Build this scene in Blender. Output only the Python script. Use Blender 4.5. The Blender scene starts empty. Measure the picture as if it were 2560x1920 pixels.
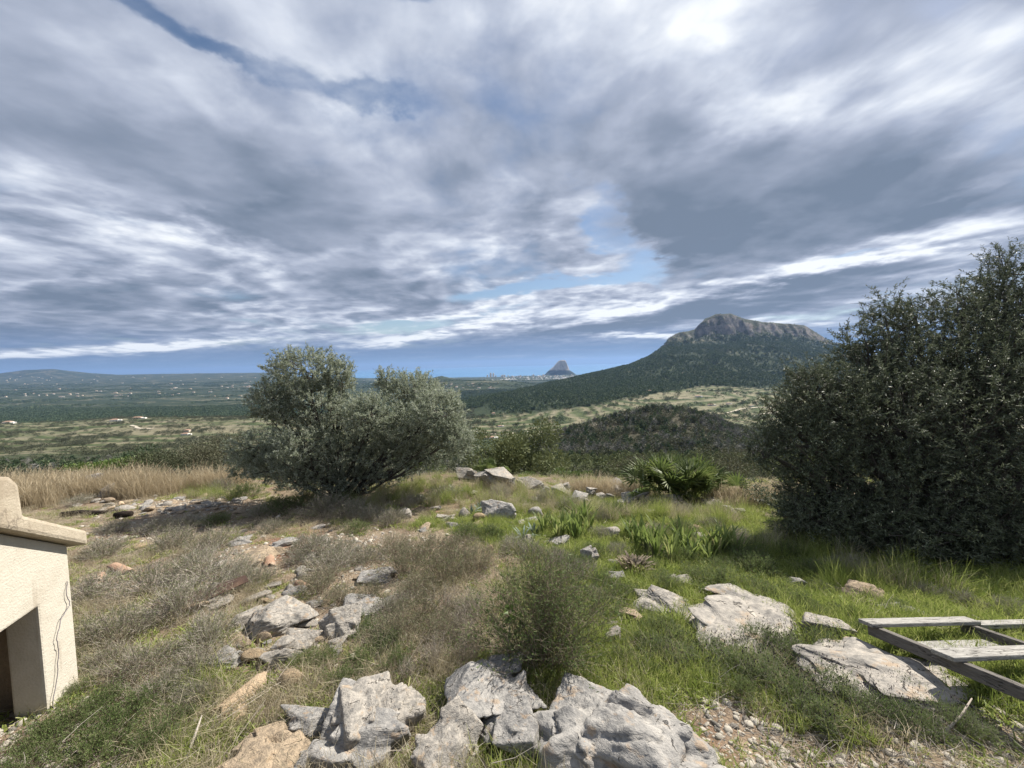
import bpy, bmesh, math, random
import numpy as np
from mathutils import Matrix, Vector, Euler

scene = bpy.context.scene
COL = scene.collection
R = math.radians

# ------------------------------------------------------------------ camera
CAM_H = 1.6
cam_data = bpy.data.cameras.new('camera')
cam = bpy.data.objects.new('camera', cam_data)
COL.objects.link(cam)
cam_data.sensor_width = 36.0
cam_data.lens = 13.51                      # phone ultra wide
cam_data.clip_start = 0.05
cam_data.clip_end = 250000.0
CAM_ROT = Matrix.Rotation(R(87.0), 3, 'X') @ Matrix.Rotation(R(-1.45), 3, 'Z')
cam.matrix_world = Matrix.Translation((0, 0, CAM_H)) @ CAM_ROT.to_4x4()
scene.camera = cam
CR = np.array(CAM_ROT)
F_PX = 2212 * 13.51 / 36.0

def g_of(px, py):
    """Direction seen at a point of the 2212 px wide photograph, as x/y and z/y slopes of the world."""
    d = CR @ np.array([(px - 1106.0) / F_PX, (829.5 - py) / F_PX, -1.0])
    return d[0] / d[1], d[2] / d[1]

# ------------------------------------------------------------------ light
SUN_AZ, SUN_EL = 50.0, 47.0                # clockwise from the view direction (+Y), above the horizon
sun_dir = Vector((math.sin(R(SUN_AZ)) * math.cos(R(SUN_EL)), math.cos(R(SUN_AZ)) * math.cos(R(SUN_EL)), math.sin(R(SUN_EL))))
sl = bpy.data.lights.new('sun', 'SUN')
sl.energy = 5.0
sl.angle = R(0.55)
sl.color = (1.0, 0.94, 0.85)
so = bpy.data.objects.new('sun', sl)
COL.objects.link(so)
so.rotation_euler = sun_dir.to_track_quat('Z', 'Y').to_euler()
so.location = sun_dir * 60

scene.view_settings.view_transform = 'Standard'
scene.view_settings.look = 'None'
scene.view_settings.exposure = 0.93
scene.view_settings.gamma = 1.0
scene.view_settings.use_curve_mapping = False
scene.cycles.use_denoising = True
scene.cycles.denoiser = 'OPENIMAGEDENOISE'
scene.cycles.max_bounces = 6
scene.cycles.diffuse_bounces = 4
scene.cycles.glossy_bounces = 2
scene.cycles.transmission_bounces = 3
scene.cycles.transparent_max_bounces = 8
scene.cycles.volume_bounces = 0
scene.cycles.caustics_reflective = False
scene.cycles.caustics_refractive = False

# ------------------------------------------------------------------ node helpers
class X:
    """A value in a node tree; + - * / build Math nodes."""
    def __init__(self, nt, s): self.nt, self.s = nt, s
    def _m(self, op, b=None, c=None, swap=False):
        n = self.nt.nodes.new('ShaderNodeMath'); n.operation = op
        args = [self, b, c]
        if swap: args = [b, self, c]
        for i, a in enumerate(args):
            if a is None: continue
            if isinstance(a, X): self.nt.links.new(a.s, n.inputs[i])
            else: n.inputs[i].default_value = a
        return X(self.nt, n.outputs[0])
    def __add__(self, b): return self._m('ADD', b)
    __radd__ = __add__
    def __sub__(self, b): return self._m('SUBTRACT', b)
    def __rsub__(self, b): return self._m('SUBTRACT', b, swap=True)
    def __mul__(self, b): return self._m('MULTIPLY', b)
    __rmul__ = __mul__
    def __truediv__(self, b): return self._m('DIVIDE', b)
    def __rtruediv__(self, b): return self._m('DIVIDE', b, swap=True)
    def max(self, b): return self._m('MAXIMUM', b)
    def min(self, b): return self._m('MINIMUM', b)
    def pow(self, b): return self._m('POWER', b)
    def abs(self): return self._m('ABSOLUTE')
    def sin(self): return self._m('SINE')
    def fract(self): return self._m('FRACT')
    def step(self, a, b, lo=0.0, hi=1.0, kind='SMOOTHSTEP'):
        n = self.nt.nodes.new('ShaderNodeMapRange'); n.interpolation_type = kind
        n.inputs['From Min'].default_value = a; n.inputs['From Max'].default_value = b
        n.inputs['To Min'].default_value = lo; n.inputs['To Max'].default_value = hi
        self.nt.links.new(self.s, n.inputs['Value'])
        return X(self.nt, n.outputs['Result'])

class NT:
    def __init__(self, nt): self.nt = nt
    def new(self, t, **kw):
        n = self.nt.nodes.new(t)
        for k, v in kw.items(): setattr(n, k, v)
        return n
    def link(self, a, b):
        self.nt.links.new(a.s if isinstance(a, X) else a, b)
    def vec(self, x, y, z=0.0):
        n = self.new('ShaderNodeCombineXYZ')
        for i, a in enumerate((x, y, z)):
            if isinstance(a, X): self.link(a, n.inputs[i])
            else: n.inputs[i].default_value = a
        return n.outputs[0]
    def sep(self, v):
        n = self.new('ShaderNodeSeparateXYZ'); self.link(v, n.inputs[0])
        return [X(self.nt, o) for o in n.outputs]
    def noise(self, v, scale, detail=4, rough=0.5, dist=0.0, color=False, lac=2.0):
        n = self.new('ShaderNodeTexNoise')
        if v is not None: self.link(v, n.inputs['Vector'])
        n.inputs['Scale'].default_value = scale; n.inputs['Detail'].default_value = detail
        n.inputs['Roughness'].default_value = rough; n.inputs['Distortion'].default_value = dist
        n.inputs['Lacunarity'].default_value = lac
        return n.outputs['Color'] if color else X(self.nt, n.outputs['Fac'])
    def voronoi(self, v, scale, feature='F1', out='Distance', rnd=1.0):
        n = self.new('ShaderNodeTexVoronoi', feature=feature)
        if v is not None: self.link(v, n.inputs['Vector'])
        n.inputs['Scale'].default_value = scale; n.inputs['Randomness'].default_value = rnd
        o = n.outputs[out]
        return o if out == 'Color' else X(self.nt, o)
    def vmath(self, op, a, b):
        n = self.new('ShaderNodeVectorMath', operation=op)
        for i, q in enumerate((a, b)):
            if isinstance(q, (tuple, list)): n.inputs[i].default_value = q
            elif isinstance(q, (int, float)): n.inputs['Scale'].default_value = q
            else: self.link(q, n.inputs[i])
        return n.outputs[0]
    def mapping(self, v, loc=(0, 0, 0), rot=(0, 0, 0), scale=(1, 1, 1), kind='POINT'):
        n = self.new('ShaderNodeMapping', vector_type=kind)
        self.link(v, n.inputs['Vector'])
        n.inputs['Location'].default_value = loc; n.inputs['Rotation'].default_value = rot; n.inputs['Scale'].default_value = scale
        return n.outputs[0]
    def ramp(self, x, stops, interp='LINEAR'):
        n = self.new('ShaderNodeValToRGB'); self.link(x, n.inputs[0])
        cr = n.color_ramp; cr.interpolation = interp
        while len(cr.elements) < len(stops): cr.elements.new(0.5)
        for e, (p, c) in zip(cr.elements, stops):
            e.position = p; e.color = (*c, 1)
        return n.outputs[0]
    def mix(self, f, a, b, mode='MIX'):
        n = self.new('ShaderNodeMix', data_type='RGBA', blend_type=mode)
        for q, i in ((f, 0), (a, 6), (b, 7)):
            if isinstance(q, X): self.link(q, n.inputs[i])
            elif isinstance(q, (tuple, list)): n.inputs[i].default_value = (*q[:3], 1)
            elif isinstance(q, (int, float)): n.inputs[i].default_value = q
            else: self.link(q, n.inputs[i])
        return n.outputs[2]

# ------------------------------------------------------------------ world: Nishita sky with a broken cloud deck
world = bpy.data.worlds.new('World')
scene.world = world
world.use_nodes = True
wn = NT(world.node_tree)
for n in list(wn.nt.nodes): wn.nt.nodes.remove(n)
sky = wn.new('ShaderNodeTexSky', sky_type='NISHITA', sun_disc=False, sun_elevation=R(SUN_EL), sun_rotation=R(SUN_AZ),
             altitude=300, air_density=1.0, dust_density=0.6, ozone_density=1.6)
bg_sky = wn.new('ShaderNodeBackground'); bg_sky.inputs['Strength'].default_value = 0.056
wn.link(sky.outputs[0], bg_sky.inputs['Color'])
tc = wn.new('ShaderNodeTexCoord')
dx, dy, dz = wn.sep(tc.outputs['Generated'])
zz = dz.max(0.0) + 0.11
plane = wn.vec(dx / zz, dy / zz, 0.0)                     # the cloud deck seen in perspective
wcol = wn.noise(plane, 0.6, 3, 0.5, color=True)
wv = wn.vmath('SUBTRACT', wcol, (0.5, 0.5, 0.5))
warped = wn.vmath('ADD', plane, wn.vmath('SCALE', wv, 0.55))
n_big = wn.noise(warped, 0.36, 4, 0.42)
n_mid = wn.noise(wn.mapping(warped, (3.1, 1.7, 0)), 0.8, 6, 0.44)
so_ = wn.mapping(warped, (3.1 + 0.14, 1.7 + 0.12, 0))
n_mid_s = wn.noise(so_, 0.8, 4, 0.44)
n_streak = wn.noise(wn.mapping(warped, (0, 0, 0), (0, 0, R(-35)), (0.4, 1.5, 1)), 1.0, 6, 0.5)
n_puff = wn.noise(wn.mapping(warped, (7.3, 2.2, 0)), 2.6, 7, 0.5)
n_puff_s = wn.noise(wn.mapping(warped, (7.3 + 0.06, 2.2 + 0.06, 0)), 2.6, 4, 0.5)
n_bil = (wn.noise(wn.mapping(warped, (1.9, 5.2, 0)), 1.15, 7, 0.52) - 0.5).abs() * 2.0      # billows
n_fine = wn.noise(wn.mapping(warped, (4.4, 8.1, 0)), 5.5, 5, 0.55)
n_frag = wn.noise(wn.mapping(warped, (9.7, 3.3, 0)), 1.05, 10, 0.54)                   # lower cloud fragments
# forward slopes, for the large banks that lie where they lie
dyf = dy.max(0.02)
gw = wn.vmath('SCALE', wn.vmath('SUBTRACT', wn.noise(plane, 1.0, 5, 0.55, color=True), (0.5, 0.5, 0.5)), 0.34)
gw2 = wn.vmath('SCALE', wn.vmath('SUBTRACT', wn.noise(plane, 3.5, 6, 0.65, color=True), (0.5, 0.5, 0.5)), 0.12)
lowf = dz.step(0.02, 0.35, 0.12, 1.0)
fade = wn.new('ShaderNodeVectorMath', operation='SCALE')
wn.link(wn.vmath('ADD', gw, gw2), fade.inputs[0]); wn.link(lowf, fade.inputs['Scale'])
fwd = wn.vmath('ADD', wn.vec(dx / dyf, dz / dyf, 0.0), wn.vmath('MULTIPLY', fade.outputs[0], (1.0, 1.0, 0.0)))
front = dy.step(0.05, 0.25)

def blobs(lst):
    acc = None
    for (px, py, rx, ry, ang, w) in lst:
        gx, gz = g_of(px, py)
        m = wn.mapping(fwd, (gx, gz, 0), (0, 0, R(-ang)), (rx / F_PX, ry / F_PX, 1), 'TEXTURE')
        gr = wn.new('ShaderNodeTexGradient', gradient_type='SPHERICAL'); wn.link(m, gr.inputs[0])
        f = X(wn.nt, gr.outputs['Fac']).step(0.0, 0.75) * w
        acc = f if acc is None else acc + f
    return acc * front

GAPS = [(330, 60, 320, 36, 27, .72), (500, 140, 190, 30, 22, .32), (760, 205, 280, 32, 15, .5), (1290, 455, 110, 80, 50, .9), (1340, 520, 170, 55, 35, .8),
        (1420, 580, 330, 50, -8, .6), (1080, 628, 190, 30, -4, .9), (1280, 600, 200, 34, -6, .7), (850, 702, 170, 20, -4, .8), (40, 405, 130, 45, 5, .5), (2110, 60, 220, 90, 20, .35),
        (300, 478, 200, 22, 8, .35), (1060, 690, 260, 16, -6, .4), (1000, 210, 260, 50, 12, .25), (880, 0, 70, 25, 10, .5), (1750, 560, 200, 14, -8, .5), (1900, 620, 200, 40, 0, .2)]
LIGHT = [(1300, 110, 300, 160, 0, .16), (1500, 40, 500, 130, 0, .22), (1750, 130, 500, 130, -8, .25), (2050, 180, 350, 90, -25, .26), (1620, 240, 200, 70, -10, .2), (1150, 440, 190, 130, 10, .26), (1170, 545, 260, 60, -5, .3),
         (250, 180, 420, 90, 26, .14), (620, 250, 360, 70, 15, .15), (360, 500, 420, 42, 8, .3), (520, 560, 230, 34, 22, .25), (1980, 520, 380, 55, -8, .5), (1550, 622, 560, 26, -10, .5), (1850, 565, 300, 24, -10, .3),
         (1100, 660, 400, 26, -7, .25), (960, 715, 330, 20, -9, .5), (260, 752, 640, 20, -1, .55), (1420, 722, 190, 9, -1, .5), (1640, 693, 240, 12, 2, .45), (480, 680, 240, 14, 0, .2), (600, 650, 150, 30, 0, .2), (2120, 400, 200, 26, -12, .2), (1100, 60, 180, 160, 0, .12)]
DARK = [(1640, 430, 720, 190, -3, .42), (1540, 500, 360, 75, 4, .22), (1980, 400, 360, 110, -14, .16), (1400, 200, 190, 220, 0, .16), (420, 400, 600, 120, 14, .34), (650, 540, 330, 60, 20, .22), (870, 610, 180, 60, 10, .22), (180, 660, 560, 60, 2, .3),
        (120, 710, 500, 40, 0, .25), (1700, 630, 420, 60, -8, .55), (1400, 690, 340, 28, -6, .4), (1150, 730, 420, 30, -5, .3), (2040, 430, 130, 24, -8, .35), (700, 620, 300, 40, 10, .15), (60, 250, 300, 200, 20, .05), (1000, 350, 260, 120, 15, .1)]
gap = blobs(GAPS).min(1.0); light = blobs(LIGHT); dark = blobs(DARK)
puffy = (0.26 + light * 0.9 - dark * 0.3 + dz.step(0.12, 0.35, 0.30, 0.0)).max(0.05)
relief = (n_mid - n_mid_s) * 1.0 + (n_puff - n_puff_s) * 2.0 * puffy + (n_puff - 0.5) * 0.7 * puffy
cover = 0.90 + (n_big - 0.5) * 0.9 + (n_mid - 0.5) * 1.3 + (n_streak - 0.5) * 0.2 + (n_puff - 0.5) * 1.2 + (n_fine - 0.5) * 0.6 - gap * 0.78 + dark * 0.7
alpha = cover.step(-0.05, 0.95, kind='SMOOTHERSTEP')
bright = 0.49 + (n_fine - 0.5) * (0.16 + puffy * 0.5) * dz.step(0.06, 0.32, 0.25, 1.0) + (n_bil - 0.17) * (0.85 - (dark * 1.1).min(0.6)) + (0.5 - n_big) * 0.45 + (n_streak - 0.5) * 0.05 + (n_mid - 0.5) * 0.40 + relief + light * 0.85 - dark * 0.85 + gap * 0.25
frag = n_frag.step(0.49, 0.575)
rim = n_frag.step(0.42, 0.50) * (1.0 - frag)
fragw = (0.55 + dz.step(0.15, 0.45, 0.45, 0.0)) * (1.0 - (dark * 1.2).min(0.75))
bright = (bright + (rim * 0.20 - frag * 0.15) * fragw).max(0.0).min(1.0)
ccol = wn.ramp(bright, [(0.0, (.165, .21, .285)), (0.25, (.255, .30, .39)), (0.5, (.395, .44, .545)), (0.75, (.60, .645, .74)), (1.0, (.88, .91, .945))])
# towards the horizon the deck dissolves into blue sea air, a paler strip in it
low = dz.step(0.035, 0.10, 1.0, 0.0)
hz = wn.ramp(dz.max(0.0) * 10.0, [(0.0, (.19, .285, .44)), (0.3, (.165, .25, .405)), (0.7, (.165, .24, .385)), (1.0, (.175, .245, .385))])
lowc = low * (1.0 - (light * 2.0).min(1.0)) * (0.95 - (n_streak - 0.5).max(0.0) * 1.2)
ccol = wn.mix(lowc, ccol, hz)
alpha = alpha.max(low)
bg_cloud = wn.new('ShaderNodeBackground'); bg_cloud.inputs['Strength'].default_value = 0.60
wn.link(ccol, bg_cloud.inputs['Color'])
wmix = wn.new('ShaderNodeMixShader')
wn.link(alpha, wmix.inputs[0]); wn.link(bg_sky.outputs[0], wmix.inputs[1]); wn.link(bg_cloud.outputs[0], wmix.inputs[2])
wout = wn.new('ShaderNodeOutputWorld')
wn.link(wmix.outputs[0], wout.inputs['Surface'])
world.cycles.sampling_method = 'MANUAL'
world.cycles.sample_map_resolution = 512

# ------------------------------------------------------------------ general helpers
def tag(o, label=None, cat=None, group=None, kind=None):
    if label: o['label'] = label
    if cat: o['category'] = cat
    if group: o['group'] = group
    if kind: o['kind'] = kind
    return o

def link(name, data, parent=None, loc=None, rot=None, scale=None):
    o = bpy.data.objects.new(name, data)
    COL.objects.link(o)
    if parent is not None: o.parent = parent
    if loc is not None: o.location = loc
    if rot is not None: o.rotation_euler = rot
    if scale is not None: o.scale = scale
    return o

def np_mesh(name, verts, faces, mat=None, smooth=False, mats=None, midx=None):
    """Mesh from numpy arrays; faces is (n,3) or (n,4) or a list of such arrays."""
    me = bpy.data.meshes.new(name)
    fl = faces if isinstance(faces, list) else [faces]
    fl = [np.asarray(f, dtype=np.int32) for f in fl if len(f)]
    verts = np.asarray(verts, dtype=np.float32)
    me.vertices.add(len(verts)); me.vertices.foreach_set('co', verts.ravel())
    loops = np.concatenate([f.ravel() for f in fl])
    sizes = np.concatenate([np.full(len(f), f.shape[1], np.int32) for f in fl])
    starts = np.concatenate([[0], np.cumsum(sizes)[:-1]]).astype(np.int32)
    me.loops.add(len(loops)); me.loops.foreach_set('vertex_index', loops)
    me.polygons.add(len(sizes)); me.polygons.foreach_set('loop_start', starts)
    if smooth is not None:
        me.polygons.foreach_set('use_smooth', np.full(len(sizes), bool(smooth)))
    if mats:
        for m in mats: me.materials.append(m)
        if midx is not None: me.polygons.foreach_set('material_index', np.asarray(midx, np.int32))
    elif mat: me.materials.append(mat)
    me.update(calc_edges=True)
    return me

def point_attr(me, name, vals):
    a = me.attributes.new(name, 'FLOAT', 'POINT'); a.data.foreach_set('value', np.asarray(vals, np.float32))

# --- vectorised gradient noise
_rs = np.random.RandomState(7)
_PERM = np.concatenate([_rs.permutation(256)] * 3)
_GR = _rs.normal(size=(256, 3)); _GR /= np.linalg.norm(_GR, axis=1)[:, None]
def perlin(p):
    p = np.asarray(p, float); i = np.floor(p).astype(int); f = p - i; i &= 255
    u = f * f * f * (f * (f * 6 - 15) + 10)
    out = 0
    for a in (0, 1):
        wx = u[:, 0] if a else 1 - u[:, 0]
        for b in (0, 1):
            wy = u[:, 1] if b else 1 - u[:, 1]
            for c in (0, 1):
                wz = u[:, 2] if c else 1 - u[:, 2]
                h = _PERM[_PERM[_PERM[(i[:, 0] + a) & 255] + ((i[:, 1] + b) & 255)] + ((i[:, 2] + c) & 255)]
                g = _GR[h]
                out = out + wx * wy * wz * (g[:, 0] * (f[:, 0] - a) + g[:, 1] * (f[:, 1] - b) + g[:, 2] * (f[:, 2] - c))
    return out * 1.5
def fbm(p, octaves=4, rough=0.5, ridged=False):
    p = np.asarray(p, float); s = 0; a = 1.0; t = 0
    for k in range(octaves):
        n = perlin(p + 13.7 * k)
        if ridged: n = 1 - 2 * np.abs(n)
        s = s + a * n; t += a; a *= rough; p = p * 2.03
    return s / t
def fbm2(x, y, scale, octaves=4, rough=0.5, seed=0, ridged=False):
    x = np.asarray(x, float); y = np.asarray(y, float)
    p = np.stack([x.ravel() * scale, y.ravel() * scale, np.full(x.size, seed * 3.17)], 1)
    return fbm(p, octaves, rough, ridged).reshape(x.shape)
def sstep(a, b, x):
    t = np.clip((np.asarray(x, float) - a) / (b - a), 0, 1); return t * t * (3 - 2 * t)

# ------------------------------------------------------------------ the ground near the camera
def near_z(x, y):
    x = np.asarray(x, float); y = np.asarray(y, float)
    yc = 9.6 - 0.16 * np.clip(x, -6, 12) + 0.0 * x
    t = (y - yc) / 0.7
    drop = 0.7 * np.where(t > 20, t, np.log1p(np.exp(np.clip(t, -30, 20))))
    z = -0.13 * np.maximum(y, -3) - 0.25 * drop
    z = z + 0.28 * np.exp(-(((x + 1.2) / 2.0) ** 2 + ((y - 8.6) / 1.2) ** 2))
    z = z + 0.10 * np.exp(-(((x + 8.0) / 3.0) ** 2 + ((y - 9.0) / 1.6) ** 2))
    z = z + 0.16 * fbm2(x, y, 0.33, 3, 0.5, 1)
    return z
def near_zd(x, y):
    """with the small bumps of the soil"""
    return near_z(x, y) + 0.035 * fbm2(x, y, 1.7, 3, 0.5, 2) + 0.012 * fbm2(x, y, 7.0, 2, 0.5, 3)

def hit(px, py, ymax=14.0):
    """Where the line of sight through a point of the photograph meets the ground."""
    gx, gz = g_of(px, py)
    Y = np.linspace(0.6, ymax, 900)
    d = CAM_H + gz * Y - near_z(gx * Y, Y)
    k = np.argmax(d < 0)
    if d[k] >= 0: k = len(Y) - 1
    y = Y[k]
    return float(gx * y), float(y), float(near_zd(gx * y, y))

# ------------------------------------------------------------------ the land beyond the crest
YS = [60, 120, 220, 300, 400, 520, 650, 800, 1000, 1250, 1600, 2000, 2500, 2800, 3200, 3600, 4200, 5500, 7000, 8500, 9500]
TAB = {
 -700: [1090, 1075, 1040, 1020, 1000, 975, 955, 940, 926, 930, 918, 905, 890, 884, 876, 868, 860, 850, 842, 836, 832],
 0:    [1058, 1043, 1012, 1000, 985, 968, 945, 925, 914, 921, 908, 894, 880, 874, 866, 860, 850, 838, 828, 818, 807],
 60:   [1058, 1043, 1012, 1000, 983, 966, 944, 924, 913, 920, 907, 893, 880, 874, 866, 860, 850, 838, 828, 817, 799],
 120:  [1058, 1043, 1012, 1000, 982, 965, 944, 923, 911, 918, 906, 892, 879, 873, 865, 859, 849, 837, 827, 817, 797],
 200:  [1056, 1041, 1010, 998, 980, 963, 942, 921, 906, 913, 904, 890, 878, 872, 864, 858, 848, 836, 826, 816, 806],
 260:  [1056, 1041, 1010, 998, 980, 962, 941, 918, 903, 910, 902, 888, 877, 871, 863, 857, 847, 835, 825, 815, 809.5],
 400:  [1055, 1040, 1009, 997, 979, 960, 938, 914, 901, 908, 899, 886, 875, 869, 861, 855, 845, 833, 822, 812, 807],
 500:  [1055, 1040, 1009, 997, 978, 958, 936, 912, 900, 906, 896, 884, 873, 867, 859, 853, 843, 831, 820, 811, 806],
 590:  [1055, 1040, 1008, 996, 977, 956, 934, 912, 902, 905, 892, 882, 872, 866, 858, 852, 842, 830, 818, 809, 805],
 700:  [1055, 1040, 1007, 995, 976, 954, 934, 915, 905, 900, 888, 880, 872, 866, 858, 852, 842, 830, 821, 816, 822],
 850:  [1055, 1040, 1006, 992, 974, 954, 936, 920, 906, 894, 880, 874, 866, 860, 850, 842, 832, 830, 823, 817, 822],
 900:  [1055, 1040, 1005, 990, 972, 954, 937, 921, 906, 892, 876, 872, 864, 857, 845, 836, 823, 830, 824, 817, 821],
 955:  [1054, 1038, 1004, 988, 970, 954, 938, 921, 906, 890, 871, 870, 862, 854, 842, 828, 812, 828, 824, 816, 820],
 1000: [1054, 1038, 1003, 987, 968, 952, 938, 920, 906, 888, 866, 868, 860, 852, 838, 824, 822, 827, 822, 815, 819],
 1080: [1054, 1036, 1003, 986, 966, 953, 938, 918, 900, 878, 852, 854, 852, 848, 836, 821, 826, 829, 822, 815, 819],
 1130: [1054, 1036, 1002, 984, 960, 956, 936, 916, 895, 870, 846, 842, 846, 844, 838, 828, 828, 830, 822, 814, 819],
 1180: [1054, 1036, 1001, 975, 945, 955, 934, 913, 890, 865, 843, 829, 840, 842, 840, 835, 832, 830, 822, 814, 819],
 1260: [1054, 1036, 1000, 965, 922, 940, 930, 908, 881, 858, 836, 814, 811, 826, 832, 832, 830, 829, 822, 814, 819],
 1300: [1054, 1036, 1000, 960, 908, 932, 925, 902, 874, 853, 830, 806, 803, 815, 825, 828, 828, 828, 822, 814, 819],
 1360: [1053, 1035, 998, 952, 892, 920, 915, 896, 868, 848, 824, 796, 788, 796, 812, 820, 824, 826, 822, 814, 819],
 1405: [1053, 1035, 997, 948, 886, 912, 908, 892, 865, 846, 820, 788, 769, 770, 790, 805, 815, 820, 820, 814, 819],
 1432: [1053, 1035, 997, 946, 885, 910, 905, 890, 864, 845, 818, 784, 755, 748, 775, 790, 805, 815, 818, 814, 819],
 1446: [1053, 1035, 997, 946, 885, 910, 905, 890, 864, 844, 817, 783, 750, 730, 765, 785, 800, 812, 816, 814, 819],
 1460: [1053, 1035, 997, 946, 886, 910, 905, 890, 863, 844, 816, 782, 748, 721, 758, 780, 798, 810, 815, 814, 819],
 1500: [1053, 1035, 997, 947, 892, 912, 905, 890, 862, 843, 814, 780, 746, 712, 745, 770, 792, 806, 813, 814, 819],
 1522: [1052, 1035, 997, 950, 900, 914, 906, 890, 862, 843, 814, 779, 744, 690, 735, 765, 790, 806, 813, 814, 819],
 1545: [1052, 1035, 997, 953, 909, 916, 907, 890, 862, 844, 814, 778, 746, 678.5, 730, 765, 790, 806, 813, 814, 819],
 1578: [1052, 1035, 997, 958, 928, 920, 908, 890, 863, 845, 815, 778, 743, 678, 728, 762, 790, 806, 813, 814, 819],
 1600: [1052, 1035, 998, 962, 940, 924, 909, 890, 864, 846, 816, 778, 738, 687, 730, 762, 790, 806, 813, 814, 819],
 1645: [1052, 1035, 999, 968, 950, 930, 912, 892, 866, 848, 818, 778, 738, 696, 735, 765, 790, 806, 813, 814, 819],
 1700: [1052, 1035, 1000, 972, 955, 934, 914, 893, 867, 850, 820, 780, 740, 700, 738, 768, 790, 806, 813, 814, 819],
 1735: [1052, 1035, 1000, 974, 956, 935, 915, 893, 868, 850, 820, 782, 744, 703, 742, 770, 790, 806, 813, 814, 819],
 1765: [1052, 1035, 1000, 975, 957, 936, 915, 894, 868, 850, 820, 784, 750, 722, 752, 774, 790, 806, 813, 814, 819],
 1800: [1052, 1035, 1000, 976, 958, 937, 916, 894, 868, 850, 820, 788, 758, 742, 764, 780, 792, 806, 813, 814, 819],
 1900: [1052, 1035, 1000, 978, 958, 938, 917, 894, 868, 850, 825, 800, 785, 780, 788, 794, 800, 806, 813, 814, 819],
 2100: [1052, 1035, 1000, 978, 958, 938, 917, 894, 870, 855, 835, 820, 812, 812, 812, 812, 812, 812, 813, 814, 817],
 2900: [1040, 1020, 985, 965, 945, 925, 905, 885, 865, 850, 835, 820, 812, 808, 806, 804, 802, 800, 800, 800, 800],
}
_xs = sorted(TAB)
_gxs = np.array([g_of(x, 860)[0] for x in _xs])
_gzs = np.array([[g_of(x, p)[1] for p in TAB[x]] for x in _xs])       # columns x distances
SEA_Z = -282.0
_LY = np.log(np.array(YS, float))
def far_z(gx, Y, detail=True):
    gx = np.asarray(gx, float); Y = np.asarray(Y, float)
    lay = np.stack([np.interp(gx, _gxs, _gzs[:, k]) * YS[k] + CAM_H for k in range(len(YS))], 0)     # heights at the layers
    t = np.interp(np.log(np.maximum(Y, 1.0)), _LY, np.arange(len(YS)))
    i = np.clip(np.floor(t).astype(int), 0, len(YS) - 2); f = t - i
    Ya = np.array(YS, float)[i]; Yb = np.array(YS, float)[i + 1]
    f = np.clip((Y - Ya) / (Yb - Ya), 0, 1)
    idx = np.arange(gx.size)
    lf = lay.reshape(len(YS), -1)
    def L(k): return lf[np.clip(k, 0, len(YS) - 1), idx]
    i1 = i.ravel(); f1 = f.ravel()
    gxf = gx.ravel()
    wall = sstep(0.375, 0.40, gxf) * sstep(0.86, 0.80, gxf) * (np.array(YS)[i1] == 2500)
    steep = np.where(f1 < .52, .22 * f1 / .52, .22 + .78 * sstep(.5, 1.0, f1))
    f1 = f1 * (1 - wall) + steep * wall
    z = L(i1) * (1 - f1) + L(i1 + 1) * f1
    z = z.reshape(gx.shape)
    x = gx * Y
    nz = near_z(x, np.minimum(Y, 30))
    nz = nz - 0.0 * Y
    w = sstep(15, 50, Y)
    # between the crest and 60 m
    z60 = lf[0].reshape(gx.shape)
    a = near_z(gx * 14.0, np.full_like(gx, 14.0))
    zz = np.where(Y < 60, a + (z60 - a) * np.clip((Y - 14) / 46.0, 0, 1), z)
    zz = np.where(Y <= 14.01, near_z(x, Y), zz)
    if detail:
        amp = np.clip((Y - 14) / 200.0, 0, 1)
        zz = zz + amp * (0.0035 * Y * fbm2(x, Y, 1 / 160.0, 3, 0.5, 4) * np.clip(1 - Y / 9000, 0.25, 1) + np.minimum(0.0016 * Y, 3.0) * fbm2(x, Y, 1 / 45.0, 3, 0.5, 5))
        # buttresses and gullies of the cliff band, spurs of the wooded slopes
        mt = is_mountain(gx, Y)
        cl = sstep(2520, 2640, Y) * sstep(0.375, 0.42, gx) * sstep(0.86, 0.78, gx) * sstep(2805, 2730, Y)
        if np.any(cl > 0):
            zz = zz + cl * (46 * fbm2(x, Y * 0.3, 1 / 85.0, 5, 0.6, 8, ridged=True) + 16 * fbm2(x, Y, 1 / 30.0, 4, 0.6, 9) - 10)
        zz = zz + mt * sstep(2520, 2200, Y) * sstep(1350, 1700, Y) * sstep(0.30, 0.42, gx) * 34 * fbm2(x, Y * 0.4, 1 / 240.0, 5, 0.5, 10, ridged=True)
    coast = SEA_Z + 3 + (8800 - Y) * 0.004
    zz = np.where((Y < 8700 + 150 * np.sin(gx * 40)) & (gx < 0.5), np.maximum(zz, coast), zz)
    return np.maximum(zz, SEA_Z - 6)

def is_mountain(gx, Y):
    return sstep(0.10, 0.30, gx - 0.00002 * (2500 - Y)) * sstep(1350, 1600, Y)

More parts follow.
